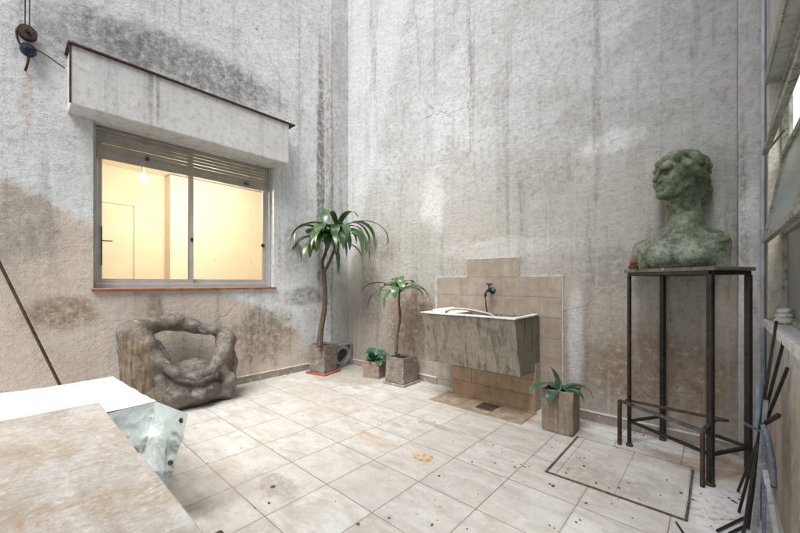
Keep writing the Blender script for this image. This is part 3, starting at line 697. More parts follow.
tc_ = ony(490, 290.5, 3.46)
tx, tz = tc_.x, tc_.z
MB().tube([(tx, BY-.013, tz), (tx, 3.43, tz)], .014, 12).lathe([(0, 0), (.032, 0), (.032, -.010), (.014, -.02)], (tx, BY-.0131, tz), 'y', 18).tube([(tx, 3.45, tz-.015), (tx, 3.45, tz+.055)], [.022, .013], 12)\
    .tube([(tx, 3.44, tz), (tx-.005, 3.40, tz-.002), (tx-.008, 3.378, tz-.025), (tx-.008, 3.372, tz-.06)], [.015, .014, .013, .012], 12).build('tap_body', m_tap, tp, smooth=True)
MB().bar((tx-.045, 3.45, tz+.072), (tx+.04, 3.45, tz+.066), .014).bar((tx, 3.41, tz+.069), (tx, 3.49, tz+.069), .014).tube([(tx, 3.45, tz+.05), (tx, 3.45, tz+.075)], .008, 8).build('handle', m_tap, tp, bevel=.004)
MB().lathe([(0, .018), (.022, .016), (.03, .004), (.03, -.012), (0, -.014)], (tx+.045, 3.43, tz-.004), 'y', 18).build('side_valve', m_tap, tp, smooth=True)
MB().tube([(tx-.008, 3.372, tz-.055), (tx-.004, 3.375, tz-.14), (tx+.012, 3.38, tz-.25), (tx+.02, 3.385, tz-.36)], .0075, 8).build('dropper_pipe', m_rust, tp, smooth=True)
hp = [Vector((-2.05, 3.1, .80)), Vector((-2.09, 3.05, .93)), Vector((-2.03, 3.03, .972)), Vector((-1.90, 3.05, .985)), Vector((-1.75, 3.10, .965)), Vector((-1.62, 3.16, .925)), Vector((-1.55, 3.2, .83))]
def smooth_path(p, n=8):
    out = []
    for i in range(len(p)-1):
        a, b, c, d = p[max(i-1, 0)], p[i], p[i+1], p[min(i+2, len(p)-1)]
        for k in range(n):
            t = k/n; out.append(.5*((2*b)+(c-a)*t+(2*a-5*b+4*c-d)*t*t+(3*b-a-3*c+d)*t**3))
    return out+[p[-1]]
tag(MB().tube(smooth_path(hp), .0125, 10).build('hose', m_hose, loc=(-1.8, 3.1, .93), smooth=True), 'short beige hose arching over the white basin rim', 'hose')

# ------------------------------------------------------------------ plants
def pot_mesh(x0, x1, y0, y1, z0, z1, th=.018, taper=0.):
    a = [(x0+taper, y0+taper), (x1-taper, y0+taper), (x1-taper, y1-taper), (x0+taper, y1-taper)]; b = [(x0, y0), (x1, y0), (x1, y1), (x0, y1)]
    i_ = [(x0+th, y0+th), (x1-th, y0+th), (x1-th, y1-th), (x0+th, y1-th)]
    v = [(*q, z0) for q in a] + [(*q, z1) for q in b] + [(*q, z1) for q in i_] + [(*q, z1-.05) for q in i_]
    f = [(3, 2, 1, 0), (12, 13, 14, 15)]
    for k in range(4):
        n = (k+1) % 4; f += [(k, n, 4+n, 4+k), (4+k, 4+n, 8+n, 8+k), (8+k, 8+n, 12+n, 12+k)]
    return MB().add(v, f)
def rot_about(mb, c, a):
    ca, sa = math.cos(a), math.sin(a)
    mb.v = [(c[0]+(x-c[0])*ca-(y-c[1])*sa, c[1]+(x-c[0])*sa+(y-c[1])*ca, z) for x, y, z in mb.v]; return mb
def leaf(mb, p, az, L, W, el, droop, n=12, twist=0., fold=.25, tipw=.03):
    """strap leaf: a narrow base, widest past the middle, bending down under its weight"""
    p = Vector(p); pts = []; e = el; q = p.copy()
    for i in range(n+1):
        pts.append((q.copy(), e)); t = i/n
        q = q + Vector((math.cos(az)*math.cos(e), math.sin(az)*math.cos(e), math.sin(e)))*(L/n)
        e -= droop/n*(.4+1.5*t)
        e = max(e, -1.5)
    sd = Vector((-math.sin(az), math.cos(az), 0)); vs = []
    for i, (q, e) in enumerate(pts):
        t = i/n; w = W*(.28+.72*math.sin(min(1, t/.55)*math.pi/2) if t < .55 else max(tipw, math.cos((t-.55)/.45*math.pi/2)**.75))/2
        up = Vector((-math.cos(az)*math.sin(e), -math.sin(az)*math.sin(e), math.cos(e)))
        tw = twist*t; s2 = sd*math.cos(tw)+up*math.sin(tw); u2 = up*math.cos(tw)-sd*math.sin(tw)
        wv = .10*W*math.sin(t*9+az*3)
        vs += [q-s2*w+u2*(fold*w+wv*.5), q-u2*.0, q+s2*w+u2*(fold*w-wv*.5)]
    fs = []
    for i in range(n):
        a = i*3; fs += [(a, a+1, a+4, a+3), (a+1, a+2, a+5, a+4)]
    mb.add(vs, fs)
DIR = lambda dx, dy=0.: math.atan2(dx*sY+dy*cY, dx*cY-dy*sY)   # heading given as (to the right, away) of the doorway view

# tall dracaena
pc = Vector((-4.08, 2.96, 0))
t1 = thing('potted_plant', pc, 'tall forked dracaena in a square cement pot on a red tile, by the corner', 'plant', 'potted plants along the walls')
pb = rot_about(pot_mesh(pc.x-.14, pc.x+.14, pc.y-.14, pc.y+.14, .028, .40, taper=.008), pc, R(12))
po = pb.build('pot', m_pot, t1, bevel=.006, cuts=2, wobble=.004)
rot_about(MB().box((pc.x-.17, pc.y-.17, .0), (pc.x+.17, pc.y+.17, .025)), pc, R(12)).build('saucer', m_redtile, po, bevel=.004)
rot_about(MB().box((pc.x-.122, pc.y-.122, .32), (pc.x+.122, pc.y+.122, .372)), pc, R(12)).build('soil', m_soil, t1, cuts=5, wobble=.015)
dep = 4.72
def at(u, v, d):   # point at distance d in front of the doorway
    return ray(u, v)*d + Vector((0, 0, CH))
stem = [at(319.5, 347, dep), at(321, 330, dep), at(324.5, 308, dep), at(325, 290, dep), at(323.5, 272, dep)]
br1 = [at(323.5, 273, dep), at(322.5, 262, dep+.03), at(326, 251, dep+.05), at(326.5, 239, dep+.05)]
br2 = [at(323.5, 273, dep), at(329, 263, dep-.05), at(334, 251, dep-.08), at(337, 240, dep-.1), at(337.5, 230, dep-.1)]
tr = MB().tube(smooth_path(stem, 6), [.040-.011*i/24 for i in range(25)], 10)
sp_ = smooth_path(br1, 6); tr.tube(sp_, [.026-.010*i/len(sp_) for i in range(len(sp_))], 8); sp_ = smooth_path(br2, 6); tr.tube(sp_, [.024-.010*i/len(sp_) for i in range(len(sp_))], 8)
tr.build('trunk', m_trunk, t1, smooth=True)
lf = MB(); rnd = random.Random(3)
for c, n in ((br1[-1], 20), (br2[-1], 23)):
    for k in range(n):
        az = k*2.39996+rnd.uniform(-.25, .25); t = k/n
        leaf(lf, c+Vector((0, 0, -.07+.10*t)), az, rnd.uniform(.50, .88), rnd.uniform(.06, .105), rnd.uniform(.15, .65)+.4*t*t, rnd.uniform(1.9, 2.9), 12, rnd.uniform(-.5, .5))
leaf(lf, br2[-1]+Vector((0, 0, .02)), 1.0, .20, .06, 1.35, .3, 8); leaf(lf, br2[-1]+Vector((0, 0, .02)), 3.6, .20, .06, 1.3, .4, 8)
# hanging broad leaves turned to the sky
for d_, c in (((.05, -.6), br2[-1]), ((.3, -.5), br2[-1]), ((-.1, -.7), br1[-1]), ((.15, -.6), br1[-1])):
    leaf(lf, c, DIR(*d_), .50, .115, .45, 2.9, 12, 0, .12)
lf.build('foliage', m_leaf, t1, smooth=True)
dl = MB(); leaf(dl, br1[-1]+Vector((0, 0, -.05)), DIR(-1, -.2), .55, .05, .1, 2.6, 12, .4); dl.build('dead_leaf', m_dry, t1, smooth=True)

# small leafy pot
pc = Vector((-3.40, 3.29, 0))
t2 = thing('potted_plant', pc, 'low leafy plant in the smallest, reddish cube pot beside the mid dracaena', 'plant', 'potted plants along the walls')
rot_about(pot_mesh(pc.x-.125, pc.x+.125, pc.y-.1, pc.y+.1, 0, .215), pc, R(14)).build('pot', m_potred, t2, bevel=.005, cuts=2, wobble=.004)
rot_about(MB().box((pc.x-.107, pc.y-.082, .15), (pc.x+.107, pc.y+.082, .185)), pc, R(14)).build('soil', m_soil, t2, cuts=4, wobble=.012)
lf = MB()
for k in range(11):
    leaf(lf, pc+Vector((rnd.uniform(-.03, .03), rnd.uniform(-.03, .03), .18)), k*2.4, rnd.uniform(.19, .29), rnd.uniform(.09, .125), rnd.uniform(.5, 1.35), rnd.uniform(.9, 2.0), 8, 0, .2)
lf.build('foliage', m_leaf2, t2, smooth=True)
# mid dracaena
pc = Vector((-2.93, 3.30, 0))
t3 = thing('potted_plant', pc, 'knee high slim dracaena in a tapered grey cement pot left of the basin', 'plant', 'potted plants along the walls')
po = rot_about(pot_mesh(pc.x-.135, pc.x+.135, pc.y-.135, pc.y+.135, .03, .335, taper=-.012), pc, R(3)).build('pot', m_pot, t3, bevel=.005, cuts=2, wobble=.004)
rot_about(MB().box((pc.x-.165, pc.y-.165, 0), (pc.x+.165, pc.y+.165, .027)), pc, R(3)).build('saucer', m_skirt, po, bevel=.005)
rot_about(MB().box((pc.x-.117, pc.y-.117, .25), (pc.x+.117, pc.y+.117, .305)), pc, R(3)).build('soil', m_soil, t3, cuts=5, wobble=.014)
dep = 4.30
stem = smooth_path([at(396, 354, dep), at(397.5, 335, dep), at(400, 318, dep), at(399, 302, dep), at(399.5, 291, dep)], 5)
MB().tube(stem, [.019-.008*i/len(stem) + (.004 if i in (11, 12) else 0) for i in range(len(stem))], 8).build('trunk', m_trunk, t3, smooth=True)
lf = MB(); c = stem[-1]
for dx, dy, L_, W_, el, dr_ in ((-1, -.1, .52, .05, .5, 1.9), (-1, .3, .50, .045, .3, 2.2), (-.7, -.5, .36, .07, .6, 2.6), (-.5, .5, .30, .06, .9, 1.9), (-.2, -1, .34, .085, .7, 2.9), (.1, -1, .30, .095, .9, 2.6),
        (.5, -.6, .34, .07, .8, 2.2), (.9, -.3, .40, .065, .6, 2.3), (1, .3, .36, .06, .55, 2.4), (.6, .7, .32, .06, .8, 2.0), (-.3, .8, .3, .06, 1.0, 1.7), (.2, .6, .24, .05, 1.25, 1.3), (1, -.1, .42, .06, .35, 2.0), (-.6, -.8, .40, .05, .2, 2.6)):
    leaf(lf, c+Vector((0, 0, rnd.uniform(-.03, .03))), DIR(dx, dy), L_*1.12, W_*1.3, el, dr_, 10, rnd.uniform(-.4, .4))
lf.build('foliage', m_leaf, t3, smooth=True)
# broad leaves right of the basin
pc = Vector((-.99, 3.15, 0))
t4 = thing('potted_plant', pc, 'broad leaved young plant in a tall brown cement pot right of the basin', 'plant', 'potted plants along the walls')
rot_about(pot_mesh(pc.x-.128, pc.x+.128, pc.y-.11, pc.y+.11, 0, .355, .02, .006), pc, R(2)).build('pot', m_potbrown, t4, bevel=.007, cuts=3, wobble=.006)
rot_about(MB().box((pc.x-.108, pc.y-.09, .28), (pc.x+.108, pc.y+.09, .322)), pc, R(2)).build('soil', m_soil, t4, cuts=4, wobble=.012)
lf = MB()
for dx, dy, L_, W_, el, dr_ in ((-1, -.1, .34, .075, .75, 1.9), (-.7, -.5, .25, .085, .5, 2.2), (-.25, .2, .24, .075, 1.35, .5), (.5, -.7, .26, .06, .7, 2.2), (1, -.2, .33, .07, .7, 2.3), (.9, .4, .26, .065, .7, 2.0), (.1, -.9, .18, .055, .8, 1.9), (.3, .8, .2, .06, .9, 1.6), (-.5, .8, .18, .06, .8, 1.5), (.6, -.1, .22, .05, .9, 1.6)):
    leaf(lf, pc+Vector((rnd.uniform(-.02, .02), rnd.uniform(-.02, .02), .31)), DIR(dx, dy), L_, W_, el, dr_, 10, rnd.uniform(-.3, .3), .2)
lf.build('foliage', m_leaf2, t4, smooth=True)

# breeze block in the corner
bb = thing('breeze_block', (-4.17, 3.36, 0), 'grey cement breeze block with a round opening, leaning in the corner', 'block')
by0, by1, bz1, bxa, bxb = 3.17, 3.512, .33, -4.235, -4.125
n = 40; sq = []; ci = []
for k in range(n):
    a = 2*math.pi*k/n; ca, sa = math.cos(a), math.sin(a); s_ = max(abs(ca), abs(sa))
    sq.append((ca/s_, sa/s_)); ci.append((ca, sa))
def ringblock(r_o, r_i, so=True, si=True):
    cy_, cz_ = (by0+by1)/2, bz1/2+.002; hw, hh = (by1-by0)/2, bz1/2
    v = []; f = []
    for X in (bxa, bxb):
        for k in range(n):
            o_ = sq[k] if so else ci[k]; v.append((X, cy_+o_[0]*hw*r_o, cz_+o_[1]*hh*r_o))
        for k in range(n):
            i_ = sq[k] if si else ci[k]; v.append((X, cy_+i_[0]*hw*r_i, cz_+i_[1]*hh*r_i))
    for k in range(n):
        k2 = (k+1) % n
        f += [(k, k2, n+k2, n+k), (2*n+k, 2*n+k2, 3*n+k2, 3*n+k), (k, k2, 2*n+k2, 2*n+k), (n+k, n+k2, 3*n+k2, 3*n+k)]
    return MB().add(v, f)
ringblock(1, .86).build('outer_frame', m_block, bb, bevel=.004)
ringblock(.90, .62, False, False).build('inner_ring', m_block, bb, bevel=.003)
MB().box((bxa+.004, by0+.03, .025), (bxa+.02, by1-.03, bz1-.025)).build('recess_shade', m_crumb, bb)  # dark sheet put in for the shade inside the recess

# ------------------------------------------------------------------ iron stand and bust
FL, FR, BL, BR = Vector((-.50, 3.19, 0)), Vector((-.03, 2.90, 0)), Vector((-.32, 3.48, 0)), Vector((.15, 3.19, 0))
sd_ = thing('iron_stand', (-.18, 3.19, 0), 'tall black iron frame stand with a stone top carrying the bust', 'stand')
ZT = 1.30
for P in (FL, FR, BL, BR):
    w_ = .031 if P is not FL else .021
    lg = MB().bar(P+Vector((0, 0, .012)), P+Vector((0, 0, ZT)), w_).build('leg', m_iron, sd_, bevel=.003)
    MB().lathe([(0, 0), (.024, 0), (.026, .01), (.018, .022), (0, .024)], (P.x, P.y, 0), 'z', 12).build('foot', m_rust, lg, wobble=.003)
tf = MB()
for a, b_ in ((FL, FR), (FR, BR), (BR, BL), (BL, FL)):
    tf.bar(a+Vector((0, 0, ZT+.011)), b_+Vector((0, 0, ZT+.011)), .034, .024)
tf.build('top_frame', m_iron, sd_, bevel=.002)
for a, b_ in ((FL, FR), (FR, BR), (BR, BL), (BL, FL)):
    d_ = (b_-a).normalized()*.02
    MB().bar(a+d_+Vector((0, 0, .19)), b_-d_+Vector((0, 0, .19)), .022, .018).build('stretcher', m_iron, sd_, bevel=.002)
def rect(p, q, r_, s_, grow, z0, z1):
    c = (p+q+r_+s_)/4; v = [c+(k-c)+((k-c).normalized()*grow) for k in (p, q, r_, s_)]
    return MB().hexa([(k.x, k.y, z0) for k in v]+[(k.x, k.y, z1) for k in v])
rect(FL, FR, BR, BL, .035, ZT+.0235, ZT+.048).build('stone_top', m_plate, sd_, bevel=.004, cuts=3, wobble=.004)
ZP = ZT+.048

rt = Vector((cY, sY, 0)); aw = Vector((-sY, cY, 0))
def bust_sdf(p):
    # body axes: x right in view, y away, z up
    a = math.radians(191); Fd = np.array([math.cos(a), math.sin(a), 0]); Sd = np.array([-Fd[1], Fd[0], 0])  # face heading; Sd = her left
    hc = np.array([-.035, 0, .70])
    q = p-hc; F = q@Fd; S = q@Sd; U = q[..., 2]
    th = math.radians(-4); F, U = F*math.cos(th)-U*math.sin(th), F*math.sin(th)+U*math.cos(th)
    h = np.stack([F, S, U], -1)
    d = ell(h, (-.03, 0, .035), (.165, .128, .128))
    d = smin(d, ell(h, (.075, 0, -.045), (.098, .098, .135)), .05)
    d = smin(d, cap(h, (.0, .07, -.075), (.115, .028, -.152), .042, .034), .04)
    d = smin(d, cap(h, (.0, -.07, -.075), (.115, -.028, -.152), .042, .034), .04)
    d = smin(d, ell(h, (.146, 0, -.160), (.034, .034, .030)), .022)
    for s in (-1, 1): d = smin(d, cap(h, (.178, s*.010, .026), (.152, s*.066, .034), .018, .014), .018)   # brow
    for s in (-1, 1):
        d = smax(d, -ell(h, (.176, s*.043, -.006), (.044, .030, .022)), .010)        # eye sockets
        d = smin(d, ell(h, (.140, s*.043, -.008), (.016, .022, .013)), .004)         # lids
        d = smin(d, ell(h, (.120, s*.058, -.058), (.036, .028, .032)), .03)           # cheekbones
    d = smin(d, cap(h, (.174, 0, .032), (.219, 0, -.060), .010, .0150), .010)          # nose
    d = smin(d, cap(h, (.188, -.015, -.066), (.188, .015, -.066), .012), .010)
    d = smin(d, cap(h, (.172, -.022, -.101), (.172, .022, -.101), .0105), .008)       # lips
    d = smin(d, cap(h, (.168, -.020, -.121), (.168, .020, -.121), .0115), .008)
    d = smax(d, -cap(h, (.190, -.03, -.111), (.190, .03, -.111), .006), .005)
    for s in (-1, 1): d = smin(d, ell(h, (.0, s*.112, -.035), (.022, .014, .038)), .01)
    # hair: swept-back waves, parted over the brow, gathered low on the nape
    hair = ell(h, (-.045, 0, .045), (.155, .142, .137))
    hair = smax(hair, (F-.085)*.8+(.03-U)*.5, .03)
    w = np.sin(F*78+np.abs(S)*58+U*36+1.3*np.sin(U*25))*.0150+np.sin(F*34-U*75+S*22)*.009
    hair = hair+w*np.clip(1-np.abs(hair)/.06, 0, 1)
    for s in (-1, 1):
        pts = [(.108, s*.012, .128), (.100, s*.078, .098), (.062, s*.122, .045), (.015, s*.138, .005), (-.06, s*.132, -.02), (-.13, s*.09, -.05)]
        for i in range(5): hair = smin(hair, cap(h, pts[i], pts[i+1], .024, .028), .012)
        pts = [(.07, s*.02, .155), (.05, s*.085, .135), (-.01, s*.125, .075), (-.10, s*.11, .03)]
        for i in range(3): hair = smin(hair, cap(h, pts[i], pts[i+1], .026, .026), .012)
    bun = ell(h, (-.165, 0, -.105), (.076, .105, .115))+np.sin(U*85+F*30)*.006+np.sin(S*60+U*40)*.004
    hair = smin(hair, bun, .03)
    hair = smin(hair, ell(h, (-.12, .05, -.12), (.05, .05, .07)), .03)
    d = smin(d, hair, .010)
    # neck and torso; chest turned towards the viewer
    c_ = math.radians(222); C = np.array([math.cos(c_), math.sin(c_), 0]); Ls = np.array([-C[1], C[0], 0])
    body = cap(p, (.015, .01, .36), (-.035, 0, .58), .098, .083)
    body = smin(body, cap(p, (.0, .0, .58), (-.07, -.01, .60), .075, .06), .03)
    for s, k in ((1, .055), (-1, .055)):                                           # neck tendons
        b0 = np.array([.03, .02, .60])+Ls*s*.06; b1 = C*.085+Ls*s*.028+np.array([0.03, 0, .30]); body = smin(body, cap(p, b0, b1, .026, .022), .03)
    ctr = np.array([-.015, .0, 0])
    sl = ctr+Ls*.176+np.array([0, 0, .172]); sr = ctr-Ls*.225+np.array([0, 0, .145])
    tor = cap(p, sl, sr, .090, .085)
    tor = smin(tor, ell(p, ctr+C*.02+np.array([0, 0, .10]), (.22, .18, .19)), .08)
    for s, e in ((1, sl), (-1, sr)):
        tor = smin(tor, cap(p, e, e+np.array([0, 0, -.24])-C*.01+Ls*s*.012, .088, .084), .05)   # arms
        tor = smin(tor, cap(p, (.02, .015, .43), e*.55+np.array([.02, .01, .31])*.45, .055, .055), .09)  # slope of the shoulders
        br_ = ctr+C*.165+Ls*s*.095+np.array([0, 0, .085]); tor = smin(tor, ell(p, br_, (.074, .074, .080)), .07)
    col1 = np.array([.02, 0, .29])+C*.10
    for s, e in ((1, sl), (-1, sr)): tor = smin(tor, cap(p, col1+Ls*s*.02, e+C*.055+np.array([0, 0, .055]), .018, .016), .04)   # collar bones
    body = smin(body, tor, .075)
    d = smin(d, body, .025)
    d = smax(d, -p[..., 2], .008)
    # cut of the bust below: arms are truncated
    return d
bv, bf = nets(bust_sdf, (-.46, -.42, -.02), (.42, .40, .93), .0065)
bp_ = at(684, 268, 2.66)
bo_ = Vector((bp_.x, bp_.y, ZP-.001)); scl = 1.0
bv = rough_up(bv, .0021, 26, 3, 5)
bv = [bo_ + rt*q.x*scl + aw*q.y*scl + Vector((0, 0, q.z*scl)) for q in bv]
tag(link('bust', bv, bf, m_bronze, None, bo_, smooth=True), 'green patinated bust of a woman with swept back hair, set on the iron stand', 'sculpture')
sv = thing('brown_stone', at(633.5, 266, 2.62), 'small reddish brown stone on a dark base at the left corner of the stand', 'stone')
sp0 = sv.location.copy(); sv.location.z = ZP
MB().lathe([(0, 0), (.030, 0), (.032, .02), (.026, .03), (0, .03)], (sp0.x, sp0.y, ZP), 'z', 14).build('base', m_rust, sv, wobble=.004)
MB().lathe([(0, .028), (.018, .03), (.027, .045), (.025, .062), (.014, .078), (0, .083)], (sp0.x, sp0.y, ZP), 'z', 16).build('pebble', m_brownst, sv, smooth=True, wobble=.006)

# low open frame standing in front of the stand
lf_ = thing('low_iron_frame', (-.31, 3.0, 0), 'low open iron frame standing crooked between the legs of the tall stand', 'frame')
A = Vector((-.560, 3.165, .34)); Cc = Vector((-.066, 2.845, .34)); Dd = onz(703, 409, .34); Bq = A+Vector((.03, .045, 0))
Dd = Vector((.02, 3.04, .345))
MB().bar((A.x, A.y, 0), A, .022).build('leg', m_rust, lf_, bevel=.003)
MB().bar((Cc.x, Cc.y, 0), Cc, .020).build('leg', m_rust, lf_, bevel=.003)
MB().bar(A, Cc, .022, .02).build('rail', m_ironb, lf_, bevel=.003)
MB().bar(Bq, Vector((.05, 3.16, .345)), .020, .018).build('rail', m_rust, lf_, bevel=.003)
MB().bar(Cc, Cc+Vector((.055, .11, .055)), .022, .02).bar(Cc+Vector((.055, .11, .055)), Vector((.05, 3.16, .345)), .020, .018).build('end_rail', m_ironb, lf_, bevel=.003)

# ------------------------------------------------------------------ carved stump by the window
def sculpt_sdf(p):
    d = np.full(p.shape[:-1], 9.)
    def chain(pts, k):
        nonlocal d
        for a, b_ in zip(pts[:-1], pts[1:]): d = smin(d, cap(p, a[:3], b_[:3], a[3], b_[3]), k)
    chain([(-4.10, .82, .80, .095), (-4.17, .98, .825, .075), (-4.20, 1.18, .84, .088), (-4.17, 1.34, .785, .070), (-4.12, 1.46, .735, .060)], .04)
    d = smin(d, ell(p, (-4.08, 1.53, .735), (.070, .075, .066)), .02)
    chain([(-4.08, .83, .78, .095), (-3.98, .88, .66, .088), (-3.91, .95, .52, .066), (-3.83, 1.08, .395, .050), (-3.79, 1.25, .33, .044), (-3.83, 1.41, .365, .052), (-3.92, 1.55, .485, .078), (-4.03, 1.63, .63, .085), (-4.08, 1.60, .70, .070)], .04)
    chain([(-4.10, .84, .76, .10), (-4.05, .88, .42, .14), (-4.01, .95, .14, .16)], .08)
    fl = cap(p, (-4.06, .765, .78), (-4.0, .86, .10), .07, .12); fl = smin(fl, cap(p, (-4.14, .77, .78), (-4.10, .84, .1), .08, .10), .10)
    fl = fl+.006*np.sin(p[..., 2]*26+np.sin(p[..., 0]*30)*2)*np.sin(p[..., 1]*60+p[..., 0]*60); d = smin(d, fl, .05)
    chain([(-4.06, 1.63, .58, .085), (-4.02, 1.63, .35, .10), (-4.02, 1.56, .12, .12)], .08)
    d = smin(d, ell(p, (-4.02, 1.27, .14), (.21, .46, .17)), .08)
    chain([(-3.90, .98, .34, .05), (-3.84, 1.10, .19, .055), (-3.80, 1.30, .15, .055), (-3.86, 1.44, .19, .05)], .03)   # folded shelf
    chain([(-3.88, 1.50, .40, .05), (-3.86, 1.60, .22, .06), (-3.90, 1.60, .08, .07)], .05)
    d = smin(d, ell(p, (-4.12, 1.30, .30), (.15, .26, .14)), .05); d = smin(d, cap(p, (-4.16, 1.14, .30), (-4.10, 1.33, .425), .07, .03), .04)
    chain([(-4.0, 1.06, .50, .03), (-4.12, 1.0, .64, .05)], .04)
    d = smax(d, -cap(p, (-3.78, 1.00, .305), (-3.76, 1.22, .225), .068, .058), .02); d = smax(d, -cap(p, (-3.76, 1.22, .225), (-3.80, 1.42, .265), .055, .033), .02)
    d = smax(d, -cap(p, (-3.80, 1.15, .0), (-3.78, 1.62, -.03), .07, .05), .05)
    d = smax(d, p[..., 0]*-1-4.345, .01)
    d = smax(d, -p[..., 2], .01)
    d = d+.0050*np.abs(np.sin(p[..., 1]*17+p[..., 2]*27+2.5*np.sin(p[..., 0]*9+p[..., 1]*4)))
    d = d+.0025*np.sin(p[..., 1]*31+2.2*np.sin(p[..., 2]*13))*np.sin(p[..., 2]*27+p[..., 0]*24)
    return d
sv_, sf_ = nets(sculpt_sdf, (-4.40, .55, -.03), (-3.60, 1.85, 1.0), .011)
sv_ = rough_up(sv_, .0036, 10, 4, 2)
su = thing('stump_sculpture', (-4.0, 1.2, 0), 'hollow carved grey stump of entwined limbs standing under the lit window', 'sculpture')
link('carved_body', sv_, sf_, m_sculpt, su, smooth=True)
# ------------------------------------------------------------------ foreground table and foil-clad board
tt = thing('stone_table', (-1.35, -.2, 0), 'low table topped with two stained stone slabs in the near foreground', 'table')
TZ = .75
seam = -1.272
MB().box((-1.925, -.75, TZ-.028), (seam-.0015, .262, TZ)).build('stone_slab', m_table, tt, bevel=.003)
MB().box((seam+.0015, -.75, TZ-.028), (-.768, .266, TZ-.001)).build('stone_slab', m_table, tt, bevel=.003)
MB().box((seam-.0014, -.749, TZ-.02), (seam+.0014, .261, TZ-.0015)).build('joint', m_rim, tt)
fr = MB()
fr.box((-1.90, -.72, TZ-.065), (-.775, -.69, TZ-.029)).box((-1.90, .225, TZ-.065), (-.775, .255, TZ-.029)).box((-1.90, -.69, TZ-.065), (-1.87, .225, TZ-.029)).box((-.805, -.69, TZ-.065), (-.775, .225, TZ-.029))
fr.build('frame', m_iron, tt, bevel=.003)
for x in (-1.885, -.79):
    for y in (-.705, .24): MB().box((x-.015, y-.015, 0), (x+.015, y+.015, TZ-.066)).build('leg', m_iron, tt, bevel=.003)
MB().box((-.7665, .225, TZ-.05), (-.735, .30, TZ-.012)).build('corner_clip', m_iron, tt, bevel=.002)
# foil board
fb = thing('foil_board', (-2.5, 0, 0), 'white topped bench wrapped in wrinkled foil with two eyelets, behind the stone table', 'bench')
BZ = .60
def sheet(c00, c10, c11, c01, nu, nv, amp, sc, seed):
    vs = []; fs = []
    for i in range(nu+1):
        for j in range(nv+1):
            a, b_ = i/nu, j/nv
            q = c00*(1-a)*(1-b_)+c10*a*(1-b_)+c11*a*b_+c01*(1-a)*b_
            q = q+Vector(mnoise.noise_vector(q*sc+Vector((seed, 0, 0))))*amp+Vector(mnoise.noise_vector(q*sc*3+Vector((seed, 5, 0))))*amp*.35
            vs.append(q)
    for i in range(nu):
        for j in range(nv): k = i*(nv+1)+j; fs.append((k, k+nv+1, k+nv+2, k+1))
    return vs, fs
cA, cB = onz(113, 376.5, BZ), onz(156, 401.5, BZ)
ptop = [Vector((cA.x-.02, -.75, BZ)), Vector((cB.x, -.75, BZ)), cB, cA]
v_, f_ = sheet(ptop[0], ptop[1], ptop[2], ptop[3], 60, 60, .007, 6, 1)
link('top_sheet', v_, f_, m_sheet, fb, smooth=True)
v_, f_ = sheet(Vector((cA.x-.02, .0, 0)), Vector((cA.x-.02, -.75, 0)), ptop[0], cA, 4, 4, .0, 5, 1)
tip = ony(188, 413.5, .585); low = ony(169, 480, .56)
def crumple(q, k):
    f = 0
    for sc, am, sd in ((4.5, 1, 0), (9, .55, 7), (19, .28, 3)):
        f += am*(1-2.4*abs(mnoise.noise(q*sc+Vector((sd, k, 0)))))
    return f
def flap(cols, nu, nv, amp, k):   # cols: (top, bottom) pairs from inside to outside
    vs = []; fs = []; n = nu*(len(cols)-1)
    nrm = (tip-Vector((cL.x+.06, -.75, .10))).cross(Vector((cL.x, -.75, BZ))-low).normalized()
    for i in range(n+1):
        s_ = min(i//nu, len(cols)-2); a = i/nu-s_
        T_ = cols[s_][0].lerp(cols[s_+1][0], a); B_ = cols[s_][1].lerp(cols[s_+1][1], a)
        for j in range(nv+1):
            b_ = j/nv; q = T_.lerp(B_, b_); e = min(1, b_*4+.05)
            q = q+nrm*(crumple(q, k)*amp*e)
            vs.append(q)
    for i in range(n):
        for j in range(nv): k_ = i*(nv+1)+j; fs.append((k_, k_+nv+1, k_+nv+2, k_+1))
    return vs, fs
cL = onz(70, 422, BZ)
v_, f_ = flap([(Vector((cL.x, -.75, BZ)), Vector((cL.x+.06, -.75, .10))), (cL, Vector((cL.x+.10, cL.y-.02, .10))), (cB, Vector((cB.x+.14, .40, .16))), (tip, low)], 30, 44, .028, 2)
link('foil_flap', v_, f_, m_foil, fb)
MB().box((cA.x+.02, -.74, .02), (cB.x-.03, .44, BZ-.03)).build('bench_body', m_block, fb)
cols = [(cB, Vector((cB.x+.14, .40, .16))), (tip, low)]
fn = (tip-Vector((cL.x+.06, -.75, .10))).cross(Vector((cL.x, -.75, BZ))-low).normalized()
for a_, b_ in ((.87, .10), (.86, .66)):
    q = cols[0][0].lerp(cols[1][0], a_).lerp(cols[0][1].lerp(cols[1][1], a_), b_); q = q+fn*(crumple(q, 2)*.028*min(1, b_*4+.05))
    dn = (cols[1][0]-cols[0][1]).cross(cols[0][0]-cols[1][1]).normalized()
    if dn.dot(Vector((0, 0, CH))-q) < 0: dn = -dn
    c = q+dn*.012; X_ = dn.orthogonal().normalized(); Y_ = dn.cross(X_)
    vs = []; fs = []
    for k in range(16):
        a = 2*math.pi*k/16
        for r_, hh in ((.012, -.014), (.0115, -.006), (.005, -.006), (.005, -.014)): vs.append(c+X_*r_*math.cos(a)+Y_*r_*math.sin(a)+dn*hh)
    for k in range(16):
        for i in range(3): k2 = (k+1) % 16; fs.append((k*4+i, k2*4+i, k2*4+i+1, k*4+i+1))
    MB().add(vs, fs).build('eyelet', m_rust, fb, smooth=True)

